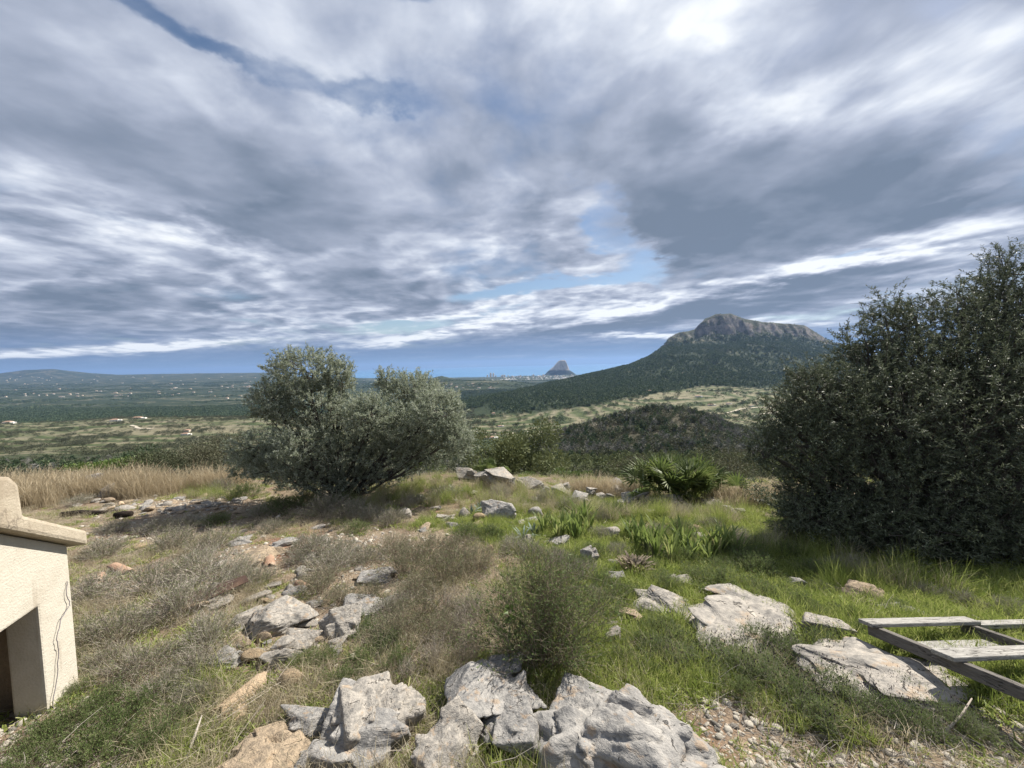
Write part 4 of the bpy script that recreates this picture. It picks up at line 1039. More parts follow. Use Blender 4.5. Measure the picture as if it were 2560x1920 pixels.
# the tumbled dry stone wall
WALL = [(991, 1020, 1026, 1038), (1025, 1025, 1048, 1043), (1050, 1028, 1100, 1056), (1100, 1039, 1114, 1056), (1120, 1039, 1158, 1058), (1153, 1049, 1170, 1058), (1194, 1054, 1232, 1075), (1238, 1070, 1264, 1084), (1268, 1062, 1288, 1080),
        (1320, 1042, 1346, 1060), (1322, 1057, 1346, 1074), (1346, 1074, 1374, 1090), (1372, 1067, 1396, 1084), (1394, 1077, 1406, 1088), (1410, 1081, 1428, 1090), (1424, 1077, 1444, 1088), (1440, 1073, 1474, 1092), (1476, 1085, 1488, 1092),
        (1520, 1085, 1556, 1094), (1218, 1052, 1236, 1064), (1290, 1072, 1306, 1084), (1306, 1070, 1322, 1082), (1170, 1054, 1186, 1064), (1066, 1046, 1086, 1058), (1252, 1080, 1270, 1090), (1334, 1082, 1350, 1092), (1456, 1088, 1470, 1096)]
wall_vars = [hull_rock('wall_stone', 300 + k, M_rock if k % 2 else M_rock_pale, 3) for k in range(6)]
for k, b in enumerate(WALL):
    b = (b[0] - .14 * (b[2] - b[0]), b[1] - .30 * (b[3] - b[1]), b[2] + .14 * (b[2] - b[0]), b[3])
    rock(b, 'grey stone in the tumbled line of stones across the crest', mesh=wall_vars[k % 6], rotz=k * 1.3, dk=.85, hk=.95, name='wall_stone', cat='stone', group='tumbled dry stone wall on the crest', sink=.08)
rock((1566, 1090, 1606, 1120), 'dark stone in shade at the foot of the fan palm', M_rock, 331, 4, .1, .8, .9, 8, .1)

# flat stones strewn over the bare path and soil
rs = np.random.RandomState(77)
small_vars = [rock_mesh('path_stone', 400 + k, 3, [M_rock_pale, M_rock_tan, M_rock, M_rock_pale, M_rock_ochre][k], 8, .10) for k in range(5)]
def strew(n, x0, x1, y0, y1, smin, smax, label, group):
    k = 0
    while k < n:
        px, py = rs.uniform(x0, x1), rs.uniform(y0, y1)
        x, y, z = hit(px, py)
        if rs.rand() > 0.15 + bare_at(np.array([x]), np.array([y]))[0]: 
            if rs.rand() > 0.12: continue
        s = smin + (smax - smin) * rs.rand() ** 2.2
        o = link('path_stone', small_vars[rs.choice(5, p=[.36, .26, .2, .1, .08])], None, (x, y, z + s * .12), (rs.uniform(-.2, .2), rs.uniform(-.2, .2), rs.rand() * 6.28), (s * rs.uniform(.8, 1.3), s * rs.uniform(.6, 1), s * rs.uniform(.3, .55)))
        tag(o, label, 'stone', group); k += 1
strew(115, 150, 520, 1066, 1112, .04, .13, 'flat pale stone strewn on the stony path beyond the little shed', 'stones strewn on the far path')
strew(75, 300, 720, 1120, 1340, .03, .12, 'pale stone lying on the bare soil between grey bushes', 'stones on the bare soil between bushes')
strew(50, 470, 780, 1230, 1470, .02, .08, 'small pale stone lying near the cluster of whitish rocks', 'small stones near the whitish rocks')
strew(50, 860, 1560, 1060, 1180, .03, .12, 'small grey stone lying in the short grass below the stone line', 'small stones below the stone line')

# ------------------------------------------------------------------ broken roof tiles and bits
def tile_mesh(name, L, w, h, th, m, ragged=0.0, seed=1, taper=0.8, seg=10):
    """half round clay tile, optionally broken"""
    rs = np.random.RandomState(seed); G = Geo(); nl = 8
    a = np.linspace(0.08, math.pi - 0.08, seg + 1)
    def shell(off):
        out = []
        for i in range(nl + 1):
            s = i / nl; ww = w * (1 - (1 - taper) * s) / 2
            e0 = -L / 2 + ragged * L * 0.25 * (np.sin(a * 3.1 + seed) + 0.6 * np.sin(a * 7 + seed)) * 0.5
            e1 = L / 2 + ragged * L * 0.25 * (np.sin(a * 2.3 + 2 + seed) + 0.6 * np.sin(a * 6 + seed * 2)) * 0.5
            y = e0 + (e1 - e0) * s
            out.append(np.stack([(ww + off) * np.cos(a), y, (h + off) * np.sin(a)], 1))
        return np.array(out)
    o, i_ = shell(0), shell(-th)
    n = seg + 1; v = np.concatenate([o.reshape(-1, 3), i_.reshape(-1, 3)]); B = (nl + 1) * n; qs = []
    for r in range(nl):
        for c in range(seg):
            k = r * n + c
            qs += [(k, k + 1, k + n + 1, k + n), (B + k, B + k + n, B + k + n + 1, B + k + 1)]
    for c in range(seg):
        qs += [(c, B + c, B + c + 1, c + 1), (nl * n + c, nl * n + c + 1, B + nl * n + c + 1, B + nl * n + c)]
    for r in range(nl):
        k = r * n
        qs += [(k, k + n, B + k + n, B + k), (k + seg, B + k + seg, B + k + seg + n, k + seg + n)]
    G.add(v, qs)
    return G.mesh(name, m, smooth=False)
def lay(name, me, px, py, rot, label, cat, lift=0.01, scale=1.0):
    x, y, z = hit(px, py)
    return tag(link(name, me, None, (x, y, z + lift), rot, (scale,) * 3), label, cat)
lay('roof_tile', tile_mesh('roof_tile', .24, .13, .05, .014, M_tile_pale, .5, 3), 524, 1512, (.12, .06, -.45), 'long broken piece of pale orange roof tile in the grass', 'roof tile', .015)
lay('roof_tile', tile_mesh('roof_tile', .09, .09, .03, .014, M_tile_pale, .6, 5), 516, 1548, (.1, .0, .5), 'small tile scrap just below the long broken tile', 'roof tile', .012)
lay('brick', rock_mesh('brick', 501, 3, M_rock_ochre, 6, .02), 555, 1428, (0, .03, -.1), 'flat ochre brick leaning on whitish stones', 'brick', .03).scale = (.105, .05, .035)
lay('stone', rock_mesh('stone', 505, 4, M_rock_ochre, 7, .06), 629, 1480, (.1, .05, .3), 'ochre and grey broken stone alone in low green plants', 'stone', .03).scale = (.075, .055, .05)
lay('roof_tile', tile_mesh('roof_tile', .16, .10, .035, .014, M_tile, .6, 7), 655, 1270, (.15, .1, 1.1), 'curved terracotta shard on bare soil', 'roof tile', .012)
lay('roof_tile', tile_mesh('roof_tile', .14, .12, .04, .014, M_tile, .6, 9), 582, 1218, (.3, .2, .6), 'terracotta shard at the edge of a green bush', 'roof tile', .012)
lay('roof_tile', tile_mesh('roof_tile', .30, .14, .05, .014, M_tile, .35, 11), 262, 1236, (.1, .35, 1.25), 'curved roof tile lying in the grey bushes near the little shed', 'roof tile', .02)
lay('roof_tile', tile_mesh('roof_tile', .12, .10, .035, .014, M_tile, .6, 13), 214, 1252, (.1, .1, .4), 'red tile scrap behind the curved roof tile', 'roof tile', .012)
lay('roof_tile', tile_mesh('roof_tile', .14, .10, .035, .014, M_tile_pale, .6, 15), 262, 1093, (.1, .1, .9), 'orange tile scrap beside the charred logs', 'roof tile', .03)
G = Geo(); G.tube([(-.55, 0, 0), (-.2, .03, .01), (.2, -.02, 0), (.55, .02, .01)], [.05, .06, .055, .04], 8, cap=True)
lay('log', G.mesh('log', M_char, True), 195, 1112, (0, .03, .12), 'long charred log lying on the path', 'log', .03, .8)
G = Geo(); G.tube([(-.14, 0, 0), (0, .01, .01), (.15, -.01, 0)], [.06, .07, .06], 8, cap=True)
lay('log', G.mesh('log', M_char, True), 266, 1117, (0, .0, .3), 'short charred stump of wood beside the long log', 'log', .04, .8)
G = Geo(); th = .006
pv_ = np.array([(-.42, -.14, 0), (.05, -.20, .01), (.46, -.02, .05), (.40, .10, .06), (-.05, .02, .02), (-.40, .02, .0)])
G.add(np.concatenate([pv_, pv_ - (0, 0, th)]), [(i, i + 6, (i + 1) % 6 + 6, (i + 1) % 6) for i in range(6)] + [(0, 1, 4, 5), (1, 2, 3, 4), (6, 11, 10, 7), (7, 10, 9, 8)])
lay('metal_sheet', G.mesh('metal_sheet', M_rust), 436, 1296, (.12, .0, .35), 'rust brown metal sheet half hidden under grey bushes', 'metal sheet', .05, .8)
# fallen dry sticks near the front
def stick(pts, r, label):
    P3 = [np.array(hit(*p)) + (0, 0, h) for (p, h) in pts]
    o0 = P3[0]; G = Geo(); G.tube([p - o0 for p in P3], np.linspace(r, r * .4, len(P3)), 5, cap=True)
    tag(link('stick', G.mesh('stick', M_twig_grey, True), None, tuple(o0)), label, 'stick')
stick([((402, 1655), .02), ((425, 1610), .07), ((438, 1580), .10)], .009, 'bleached forked stick standing up at the bottom edge')
stick([((350, 1625), .02), ((470, 1560), .04), ((620, 1490), .05)], .005, 'long thin dry stalk lying towards the ochre stone')
stick([((365, 1640), .02), ((480, 1575), .05), ((585, 1515), .06)], .004, 'thin dry stalk lying below the longer one')
stick([((2032, 1600), .02), ((2075, 1575), .06), ((2098, 1548), .09)], .007, 'pale dry stick poking up at the lower corner near the frame')

# ------------------------------------------------------------------ the little plastered well house
C0 = np.array(hit(172, 1478)); C0[2] -= 0.02
dF = np.array([-.32, .947, 0]); dF /= np.linalg.norm(dF); nF = np.array([dF[1], -dF[0], 0.0])
HM = Matrix(((dF[0], nF[0], 0, C0[0]), (dF[1], nF[1], 0, C0[1]), (0, 0, 1, C0[2]), (0, 0, 0, 1)))
shed = bpy.data.objects.new('well_house', None); COL.objects.link(shed); shed.matrix_world = HM
tag(shed, 'small cream plastered shed with an open doorway and a tiled gable roof', 'shed')
bpy.context.view_layer.update()
HW, HD, WALLH, APEX = 1.02, 0.95, 0.90, 1.205       # facade length, depth, wall height, wall apex
def bev(me, w=0.012, seg=2):
    bm = bmesh.new(); bm.from_mesh(me)
    bmesh.ops.remove_doubles(bm, verts=bm.verts, dist=1e-5)
    bmesh.ops.bevel(bm, geom=[e for e in bm.edges if len(e.link_faces) == 2 and e.calc_face_angle(0) > .4], offset=w, segments=seg, profile=.6, affect='EDGES')
    bm.to_mesh(me); bm.free(); return me
def extrude(name, poly, axis_a, axis_b, axis_n, depth, m, bevel=0.01, holes=None):
    """polygon in the (a, b) plane pushed along n"""
    bm = bmesh.new()
    A, B, Nn = Vector(axis_a), Vector(axis_b), Vector(axis_n)
    v0 = [bm.verts.new(A * p[0] + B * p[1]) for p in poly]
    f = bm.faces.new(v0)
    r = bmesh.ops.extrude_face_region(bm, geom=[f])
    bmesh.ops.translate(bm, verts=[v for v in r['geom'] if isinstance(v, bmesh.types.BMVert)], vec=Nn * depth)
    bmesh.ops.recalc_face_normals(bm, faces=bm.faces)
    me = bpy.data.meshes.new(name); bm.to_mesh(me); bm.free(); me.materials.append(m)
    return bev(me, bevel) if bevel else me
X3, Y3, Z3 = (1, 0, 0), (0, 1, 0), (0, 0, 1)
OX0, OX1, OH, BASE = -0.80, -0.235, 0.66, -0.15
front = [(0, BASE), (0, WALLH), (-HW / 2, APEX), (-HW, WALLH), (-HW, BASE), (OX0, BASE), (OX0, OH), (OX1, OH), (OX1, BASE)]
wf = link('wall', extrude('front_wall', front, X3, Z3, (0, -1, 0), .14, M_plaster, .012), shed)
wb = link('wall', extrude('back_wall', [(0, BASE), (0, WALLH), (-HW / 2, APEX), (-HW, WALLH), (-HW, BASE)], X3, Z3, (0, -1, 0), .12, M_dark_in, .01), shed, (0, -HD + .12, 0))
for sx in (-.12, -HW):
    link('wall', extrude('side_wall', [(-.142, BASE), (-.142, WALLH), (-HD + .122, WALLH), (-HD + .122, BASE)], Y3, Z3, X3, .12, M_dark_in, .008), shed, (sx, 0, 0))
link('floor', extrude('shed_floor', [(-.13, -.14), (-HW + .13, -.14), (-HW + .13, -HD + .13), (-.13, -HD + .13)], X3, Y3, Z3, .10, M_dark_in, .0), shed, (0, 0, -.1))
# raked coping along the gable with a rounded knob at the ridge
sl_ = (APEX - WALLH) / (HW / 2)
cop = [(.075, WALLH - sl_ * .075 + .004), (-HW / 2, APEX + .004), (-HW - .075, WALLH - sl_ * .075 + .004), (-HW - .075, WALLH - sl_ * .075 + .098), (-HW / 2 - .16, APEX - sl_ * .16 + .098),
       (-HW / 2 - .15, APEX + .165), (-HW / 2 - .105, APEX + .222), (-HW / 2, APEX + .245), (-HW / 2 + .105, APEX + .222), (-HW / 2 + .15, APEX + .165), (-HW / 2 + .16, APEX - sl_ * .16 + .098), (.075, WALLH - sl_ * .075 + .098)]
link('coping', extrude('gable_coping', cop, X3, Z3, (0, -1, 0), .20, M_coping, .02), shed, (0, .055, 0))
slabs = []
# roof slabs under rows of half round tiles
for s in (0, 1):
    x_e = .05 if s == 0 else -HW - .05
    z_e = WALLH - sl_ * .05
    poly = [(x_e, z_e + .002), (-HW / 2, APEX + .002), (-HW / 2, APEX + .04), (x_e, z_e + .04)]
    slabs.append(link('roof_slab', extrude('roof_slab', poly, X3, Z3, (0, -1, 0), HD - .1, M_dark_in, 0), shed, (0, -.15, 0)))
tl = tile_mesh('roof_tile', .36, .15, .05, .013, M_tile, .0, 2, .85, 6)
ra = math.atan(sl_)
for s in (0, 1):
    for c in range(6):
        for r in range(2):
            dist = .14 + r * .29
            xx = (.12 - dist * math.cos(ra)) if s == 0 else (-HW - .12 + dist * math.cos(ra))
            zz = WALLH + .055 + (dist - .10) * math.sin(ra) + r * .012
            M = Matrix.Translation((xx, -.215 - c * .135, zz)) @ Matrix.Rotation(R(90 if s == 0 else -90), 4, 'Z') @ Matrix.Rotation(ra + .03, 4, 'X')
            o = link('tile', tl, slabs[s]); o.matrix_local = Matrix.Translation((0, .15, 0)) @ M
for c in range(3):
    o = link('ridge_tile', tl, shed); o.matrix_local = Matrix.Translation((-HW / 2, -.32 - c * .28, APEX + .075 + .01 * (c % 2)))
# loose cable down the front
cab = [(-.035, .006, .70), (-.055, .010, .62), (-.035, .012, .56), (-.06, .009, .53), (-.12, .012, .50), (-.155, .014, .42), (-.145, .010, .33), (-.175, .012, .2), (-.22, .010, .06), (-.245, .014, -.02)]
cab = [( -x_, y_, z_) if False else (x_, y_, z_) for x_, y_, z_ in cab]
G = Geo(); cab = list(map(tuple, np.stack([np.interp(np.linspace(0, 9, 40), np.arange(10), np.array(cab)[:, k]) for k in range(3)], 1) + np.random.RandomState(2).normal(size=(40, 3)) * (.003, .001, .003)))
G.tube(cab, [.0022] * len(cab), 5); o = link('cable', G.mesh('cable', M_cable, True), shed)

# ------------------------------------------------------------------ weathered wooden frame
def on_plane(px, py, h):
    gx, gz = g_of(px, py)
    Y = (CAM_H - h) / (-gz - 0.13)
    for _ in range(12):
        zg = float(near_z(gx * Y, Y)); Y = (zg + h - CAM_H) / gz
    return np.array([gx * Y, Y, zg + h])
def on_ray(px, py, Y):
    gx, gz = g_of(px, py); return np.array([gx * Y, Y, CAM_H + gz * Y])
pA = on_ray(1873, 1342, 2.33); pB = on_ray(2092, 1337, 2.45); pC = on_ray(2040, 1411, 1.95)
ex = pB - pA; wid = np.linalg.norm(ex); ex /= wid
ey = pC - pA; ey -= ex * (ey @ ex); lenC = np.linalg.norm(ey); ey /= lenC
ez = np.cross(ex, ey); 
if ez[2] < 0: ez = -ez
flip = np.linalg.det(np.stack([ex, ey, ez], 1)) < 0
if flip: ez = np.cross(ex, ey)
FM = Matrix([[ex[i], ey[i], ez[i], pA[i]] for i in range(3)] + [[0, 0, 0, 1]])
UPS = 1.0 if ez[2] > 0 else -1.0
frame = bpy.data.objects.new('wooden_frame', None); COL.objects.link(frame); frame.matrix_world = FM
tag(frame, 'weathered grey timber frame with pale cross boards lying on the grass', 'wooden frame')
def beam(name, x0, x1, y0, y1, z0, z1, m):
    z0, z1 = sorted((z0 * UPS, z1 * UPS))
    me = extrude(name, [(x0, y0), (x1, y0), (x1, y1), (x0, y1)], X3, Y3, Z3, z1 - z0, m, .006)
    return link(name, me, frame, (0, 0, z0))
LR = lenC * 3.4
along = -1 if False else 1
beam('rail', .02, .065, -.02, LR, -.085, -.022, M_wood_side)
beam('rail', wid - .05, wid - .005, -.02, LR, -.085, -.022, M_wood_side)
beam('cross_board', -.02, wid + .03, -.04, .045, -.021, 0.002, M_wood)
beam('cross_board', -.03, wid + .25, lenC - .05, lenC + .05, -.021, 0.003, M_wood)
beam('bottom_board', .07, wid - .055, .10, .25, -.095, -.075, M_wood)
beam('bottom_board', .07, wid - .055, lenC + .22, lenC + .38, -.095, -.075, M_wood)
beam('end_board', wid + .035, wid + .62, -.03, .04, -.05, -.02, M_wood)

# ------------------------------------------------------------------ things in the valley
def land_at(px, py, y0=40, y1=9400):
    gx, gz = g_of(px, py)
    Y = np.geomspace(y0, y1, 4000); z = far_z(np.full_like(Y, gx), Y)
    d = CAM_H + gz * Y - z; k = np.argmax(d < 0)
    if d[k] >= 0: k = len(Y) - 1
    return gx * Y[k], Y[k], z[k]
def box_geo(G, x0, x1, y0, y1, z0, z1, m=0):
    v = [(x, y, z) for z in (z0, z1) for y in (y0, y1) for x in (x0, x1)]
    G.add(v, [(0, 2, 3, 1), (4, 5, 7, 6), (0, 1, 5, 4), (2, 6, 7, 3), (0, 4, 6, 2), (1, 3, 7, 5)], m=m)
def villa_parts(w, d, h, wing, mwall):
    """walls, hipped roof and windows of one country house"""
    G = Geo(); box_geo(G, -w / 2, w / 2, -d / 2, d / 2, -2, h)
    if wing: box_geo(G, w / 2 - .01, w / 2 + wing, -d / 2 + .8, d / 3, -2, h * .7)
    walls = G.mesh('villa_walls', mwall)
    G = Geo(); e = .5
    v = [(-w / 2 - e, -d / 2 - e, h), (w / 2 + e, -d / 2 - e, h), (w / 2 + e, d / 2 + e, h), (-w / 2 - e, d / 2 + e, h), (-w / 2 + d / 2, 0, h + d * .22), (w / 2 - d / 2, 0, h + d * .22)]
    G.add(v, [(0, 1, 5, 4), (2, 3, 4, 5), (0, 3, 2, 1)], [(1, 2, 5), (3, 0, 4)])
    roof = G.mesh('villa_roof', M_roof)
    G = Geo()
    for x in np.linspace(-w / 2 + 1.5, w / 2 - 1.5, max(2, int(w / 4))): box_geo(G, x - .5, x + .5, -d / 2 - .04, -d / 2 + .02, .8, 2.2)
    win = G.mesh('villa_windows', M_glass)
    return walls, roof, win
VILLAS = [villa_parts(14, 9, 4, 6, M_white), villa_parts(10, 8, 5.5, 0, M_cream), villa_parts(18, 9, 3.6, 8, M_white), villa_parts(11, 9, 6, 4, M_cream)]
def villa(px, py, k, s, rot, label, group=None, detail=True, name='country_house', cat='house'):
    x, y, z = land_at(px, py)
    w_, r_, g_ = VILLAS[k]
    e = bpy.data.objects.new(name, None); COL.objects.link(e); e.location = (x, y, z); e.rotation_euler = (0, 0, rot); e.scale = (s, s, s)
    tag(e, label, cat, group)
    link('wall', w_, e); link('roof', r_, e)
    if detail: link('window_row', g_, e)
    return e
villa(297, 905, 2, 1.1, .2, 'pale villa on a terrace edge above the house on the white track')
villa(247, 910, 0, 1.0, .5, 'pale house at the top of the white track')
villa(18, 915, 0, 1.2, .1, 'white farmhouse at the end of the pale field')
villa(405, 934, 1, .8, .2, 'low ruin like house among the old terraces')
villa(1057, 948, 2, .75, .3, 'white villa behind the light green tree on the crest')
villa(1246, 925, 1, .9, -.3, 'cream house with red roof at the foot of the burnt hill')
villa(1402, 848, 3, 1.1, .2, 'red roofed house at the upper edge of the terraces')
villa(1066, 896, 1, .9, .1, 'small stone house below the pine forest')
villa(1080, 922, 0, .6, .3, 'small white shed in the green fields by the track')
villa(1508, 858, 0, .9, .0, 'tan house among terraces right of the red roofed one')
villa(1535, 876, 2, .7, .1, 'long low white farmhouse in the middle terraces')
villa(1573, 873, 0, .6, -.1, 'small white house next to the long low farmhouse')
villa(1622, 878, 0, .5, .2, 'white cube like house near the lower tracks')
villa(1475, 808, 3, .7, .2, 'white house in a clearing of the mountain forest')
villa(1512, 805, 2, .7, .2, 'pale long house on the forest edge below the mountain')
villa(400, 940, 0, .7, .2, 'pale farm shed beside the ploughed field')
rs = np.random.RandomState(5)
n = 0
while n < 110:
    px, py = rs.uniform(0, 590), 813 + 52 * rs.rand() ** 1.1
    if py > 858 and rs.rand() < .8: continue
    villa(px, py, rs.randint(0, 4), rs.uniform(1.1, 1.9), rs.uniform(-.6, .6), 'white country house scattered on the far wooded plain', 'country houses on the far plain', False); n += 1
for k in range(26):
    villa(rs.uniform(955, 1110), rs.uniform(828, 852), rs.randint(0, 4), rs.uniform(.8, 1.4), rs.uniform(-.6, .6), 'white house on the low ridge before the coast town', 'houses on the ridge before the town', False)
for k in range(14):
    villa(rs.uniform(760, 830), rs.uniform(822, 840), rs.randint(0, 4), rs.uniform(.9, 1.5), rs.uniform(-.6, .6), 'white house seen between the two crowns of the olive tree', 'houses beyond the olive tree', False)
# coast town: apartment blocks and low houses
def block_mesh(name, w, d, h, m):
    G = Geo(); box_geo(G, -w / 2, w / 2, -d / 2, d / 2, -6, h, 0); box_geo(G, -w / 6, w / 6, -d / 6, d / 6, h - .01, h + 3, 0)
    for f in range(1, int(h / 6)): box_geo(G, -w / 2 + 1, w / 2 - 1, -d / 2 - .3, -d / 2 + .2, f * 6 - 3.2, f * 6 - .6, 1)
    return G.mesh(name, [m, M_glass])
BLK = [block_mesh('tower_block', 22, 16, 62, M_cream), block_mesh('tower_block', 18, 16, 48, M_white), block_mesh('flat_block', 44, 14, 24, M_white), block_mesh('flat_block', 34, 14, 30, M_cream), block_mesh('low_block', 30, 18, 9, M_white)]
def block(px, py, k, s, label, group, sz=1.0):
    gx, gz = g_of(px, py); Y = (SEA_Z + 3 - CAM_H) / gz
    Y = min(max(Y, 6300), 8900); z = max(float(far_z(np.array([gx]), np.array([Y]))[0]), SEA_Z)
    o = link('apartment_block', BLK[k], None, (gx * Y, Y, z), (0, 0, R(58) + rs.uniform(-.15, .15)), (s * 1.15, s * 1.15, s * sz)); tag(o, label, 'apartment block', group)
block(1060, 815, 0, 1.5, 'tallest pale tower block at the near end of the coast town', None)
block(1066, 815, 0, 1.4, 'broad tower block just right of the tallest one', None)
for px in (1053, 1071, 1083, 1086, 1090, 1098): block(px, 815.5, rs.randint(0, 2), 1.1, 'tower block in the cluster at the near end of the coast town', 'tower blocks at the near end of the town', .8)
for k in range(70):
    px = rs.uniform(1100, 1245); block(px, rs.uniform(813.5, 819), rs.choice([0, 1, 2, 3], p=[.12, .25, .35, .28]), rs.uniform(.7, 1.2), 'pale apartment block on the sea front between towers and headland', 'apartment blocks along the sea front', .8)
for k in range(110):
    px = rs.uniform(1060, 1250); block(px, rs.uniform(817, 830), 4, rs.uniform(.6, 1.3), 'low white building in the coast town', 'low buildings of the coast town')
# contour walls of the terraces, built as dry stone ribbons along the slope
def terrace_wall(zlev, gx0, gx1, ylo, yhi, h, label, group):
    gxs = np.linspace(gx0, gx1, 90); Yg = np.linspace(ylo, yhi, 160)
    GXX, YY = np.meshgrid(gxs, Yg, indexing='ij'); ZZ = far_z(GXX, YY)
    pts = []; runs = []
    for i, g in enumerate(gxs):
        k = np.argmax(ZZ[i] > zlev)
        ok = ZZ[i][k] > zlev and k > 0
        if ok and pts and abs(Yg[k] - pts[-1][1]) > 45: ok_break = True
        else: ok_break = False
        if not ok or ok_break:
            if len(pts) > 6: runs.append(pts)
            pts = []
        if ok: pts.append((g * Yg[k], Yg[k], ZZ[i][k]))
    if len(pts) > 6: runs.append(pts)
    for r in runs:
        p = np.array(r); n_ = len(p); t = 1.1
        v = np.concatenate([p + (0, -t, -1.5), p + (0, -t, h), p + (0, t, h), p + (0, t, -1.5)])
        o0 = p[n_ // 2]
        qs = []
        for a_ in range(3): qs += [(a_ * n_ + i, a_ * n_ + i + 1, (a_ + 1) * n_ + i + 1, (a_ + 1) * n_ + i) for i in range(n_ - 1)]
        o = link('terrace_wall', np_mesh('terrace_wall', v - o0, np.array(qs), M_wallstone), None, tuple(o0)); tag(o, label, 'terrace wall', group)
for zl in np.arange(-150, -84, 3.4):
    terrace_wall(zl, -0.12, .82, 560, 1300, 1.9, 'dry stone terrace wall following the slope below the pine forest', 'terrace walls below the pine forest')
for zl in np.arange(-112, -86, 2.2):
    terrace_wall(zl, -1.36, -.2, 470, 1010, 1.5, 'dry stone terrace wall across the old fields of the valley', 'terrace walls of the old valley fields')
def track(pts, w, label):
    P3 = np.array([land_at(*p) for p in pts]); 
    s = np.linspace(0, len(P3) - 1, len(P3) * 8); P3 = np.stack([np.interp(s, np.arange(len(P3)), P3[:, k]) for k in range(3)], 1)
    gxp = P3[:, 0] / P3[:, 1]; P3[:, 2] = far_z(gxp, P3[:, 1]) + .9
    tn = unit(np.gradient(P3[:, :2], axis=0)); nn = np.stack([-tn[:, 1], tn[:, 0]], 1) * w / 2
    l = P3.copy(); r = P3.copy(); l[:, :2] += nn; r[:, :2] -= nn
    v = np.stack([l, r], 1).reshape(-1, 3); n_ = len(P3)
    link_ = link('track', np_mesh('track', v, np.array([(2 * i, 2 * i + 1, 2 * i + 3, 2 * i + 2) for i in range(n_ - 1)]), M_track)); tag(link_, label, kind='structure')
track([(1012, 931), (1050, 936), (1082, 940), (1110, 936), (1140, 933), (1176, 935)], 6, 'pale track along the foot of the terraces')
track([(1262, 928), (1290, 915), (1320, 900), (1345, 892)], 9, 'white track climbing behind the burnt hill')
track([(1570, 893), (1600, 884), (1640, 880), (1690, 884)], 7, 'white track between the middle terraces')
track([(1640, 896), (1680, 890), (1720, 892)], 7, 'pale lower track near the right tree')
track([(0, 916), (60, 912), (120, 908), (165, 905)], 14, 'pale field edge track at the far left of the valley')
track([(284, 919), (300, 926), (330, 928)], 6, 'white drive leading up to the pale house')

# ------------------------------------------------------------------ olive trees
def at_depth(px, py, Y):
    gx, gz = g_of(px, py); return np.array([gx * Y, Y, CAM_H + gz * Y])
def olive(name, label, base, lobes, n_twigs, leaf_mats, seed, stems_r=.06, leaf=.05, thin=None, fine=False):
    """lobes: (centre xyz, radii xyz, share); stems splay from the base to every lobe, twigs fill the lobes"""
    rs = np.random.RandomState(seed)
    root = bpy.data.objects.new(name, None); COL.objects.link(root); root.location = tuple(base)
    tag(root, label, 'olive tree')
    T = Geo(); Br = Geo(); Lf = Geo()
    base0 = np.zeros(3)
    tot = sum(l[2] for l in lobes)
    for li, (c, r, share) in enumerate(lobes):
        c = np.array(c) - base; r = np.array(r)
        start = base0 + np.append(rs.normal(size=2) * .10, -.12)
        mid1 = start + (c - start) * .35 + np.array([0, 0, -.10 + .1 * rs.rand()]) + rs.normal(size=3) * .08
        mid2 = start + (c - start) * .7 + rs.normal(size=3) * .08
        ts = np.linspace(0, 1, 9)[:, None]
        cur = (1 - ts) ** 3 * start + 3 * (1 - ts) ** 2 * ts * mid1 + 3 * (1 - ts) * ts ** 2 * mid2 + ts ** 3 * c
        cur[1:-1] += rs.normal(size=(7, 3)) * .025
        rad = stems_r * (0.6 + .6 * rs.rand()) * np.linspace(1, .25, 9)
        T.tube(cur, rad, 7)
        n = int(n_twigs * share / tot)
        # twig bases on the lobe's shell and inside it
        u = unit(rs.normal(size=(n, 3))); rr = rs.rand(n) ** 0.33
        rr = 0.35 + 0.65 * rr
        lump = 1 + 0.30 * fbm(u * 2.4 + seed + li * 3.3, 3) * 2
        tips = c + u * (rr * lump)[:, None] * r
        # sub branches: from the stem's outer half to groups of tips
        nb = max(4, n // 16)
        ends = tips[rs.choice(n, nb, replace=False)]
        st = cur[rs.randint(3, 9, nb)]
        m_ = (st + ends) / 2 + rs.normal(size=(nb, 3)) * .06 + np.array([0, 0, -.03])
        for k in range(nb): Br.tube([st[k], m_[k], ends[k]], [.014, .009, .003], 4)
        # twigs with leaves
        L = rs.uniform(.14, .30, n)
        d = unit(u * 0.9 + np.array([0, 0, .55]) + rs.normal(size=(n, 3)) * .55)
        p0 = tips - d * L[:, None] * .5
        Br.ribbons(np.stack([p0, p0 + d * L[:, None] * .5 + rs.normal(size=(n, 3)) * .01, p0 + d * L[:, None]], 1), .006, .002, rs)
        nl = 30
        tt = rs.rand(n, nl); pos = (p0[:, None] + d[:, None] * (tt * L[:, None])[..., None]).reshape(-1, 3)
        dd = (d[:, None] * .8 + rs.normal(size=(n, nl, 3)) * .75).reshape(-1, 3)
        Lf.leaves(pos, dd, leaf * (.7 + .6 * rs.rand(n * nl)), leaf * .26, rs, 0, .1)
        # dry bare twiglets inside
        ni = n // 3
        q0 = c + unit(rs.normal(size=(ni, 3))) * (rs.rand(ni) ** .4 * .75)[:, None] * r
        dq = rs.normal(size=(ni, 3)) * .16
        Br.ribbons(np.stack([q0, q0 + dq * .5 + rs.normal(size=(ni, 3)) * .02, q0 + dq], 1), .006, .003, rs)
    link('trunk', T.mesh('trunk', M_bark, True), root)
    link('branches', Br.mesh('branches', [M_bark]), root)['kind'] = 'stuff'
    link('crown', Lf.mesh('crown', leaf_mats), root)['kind'] = 'stuff'
    return root

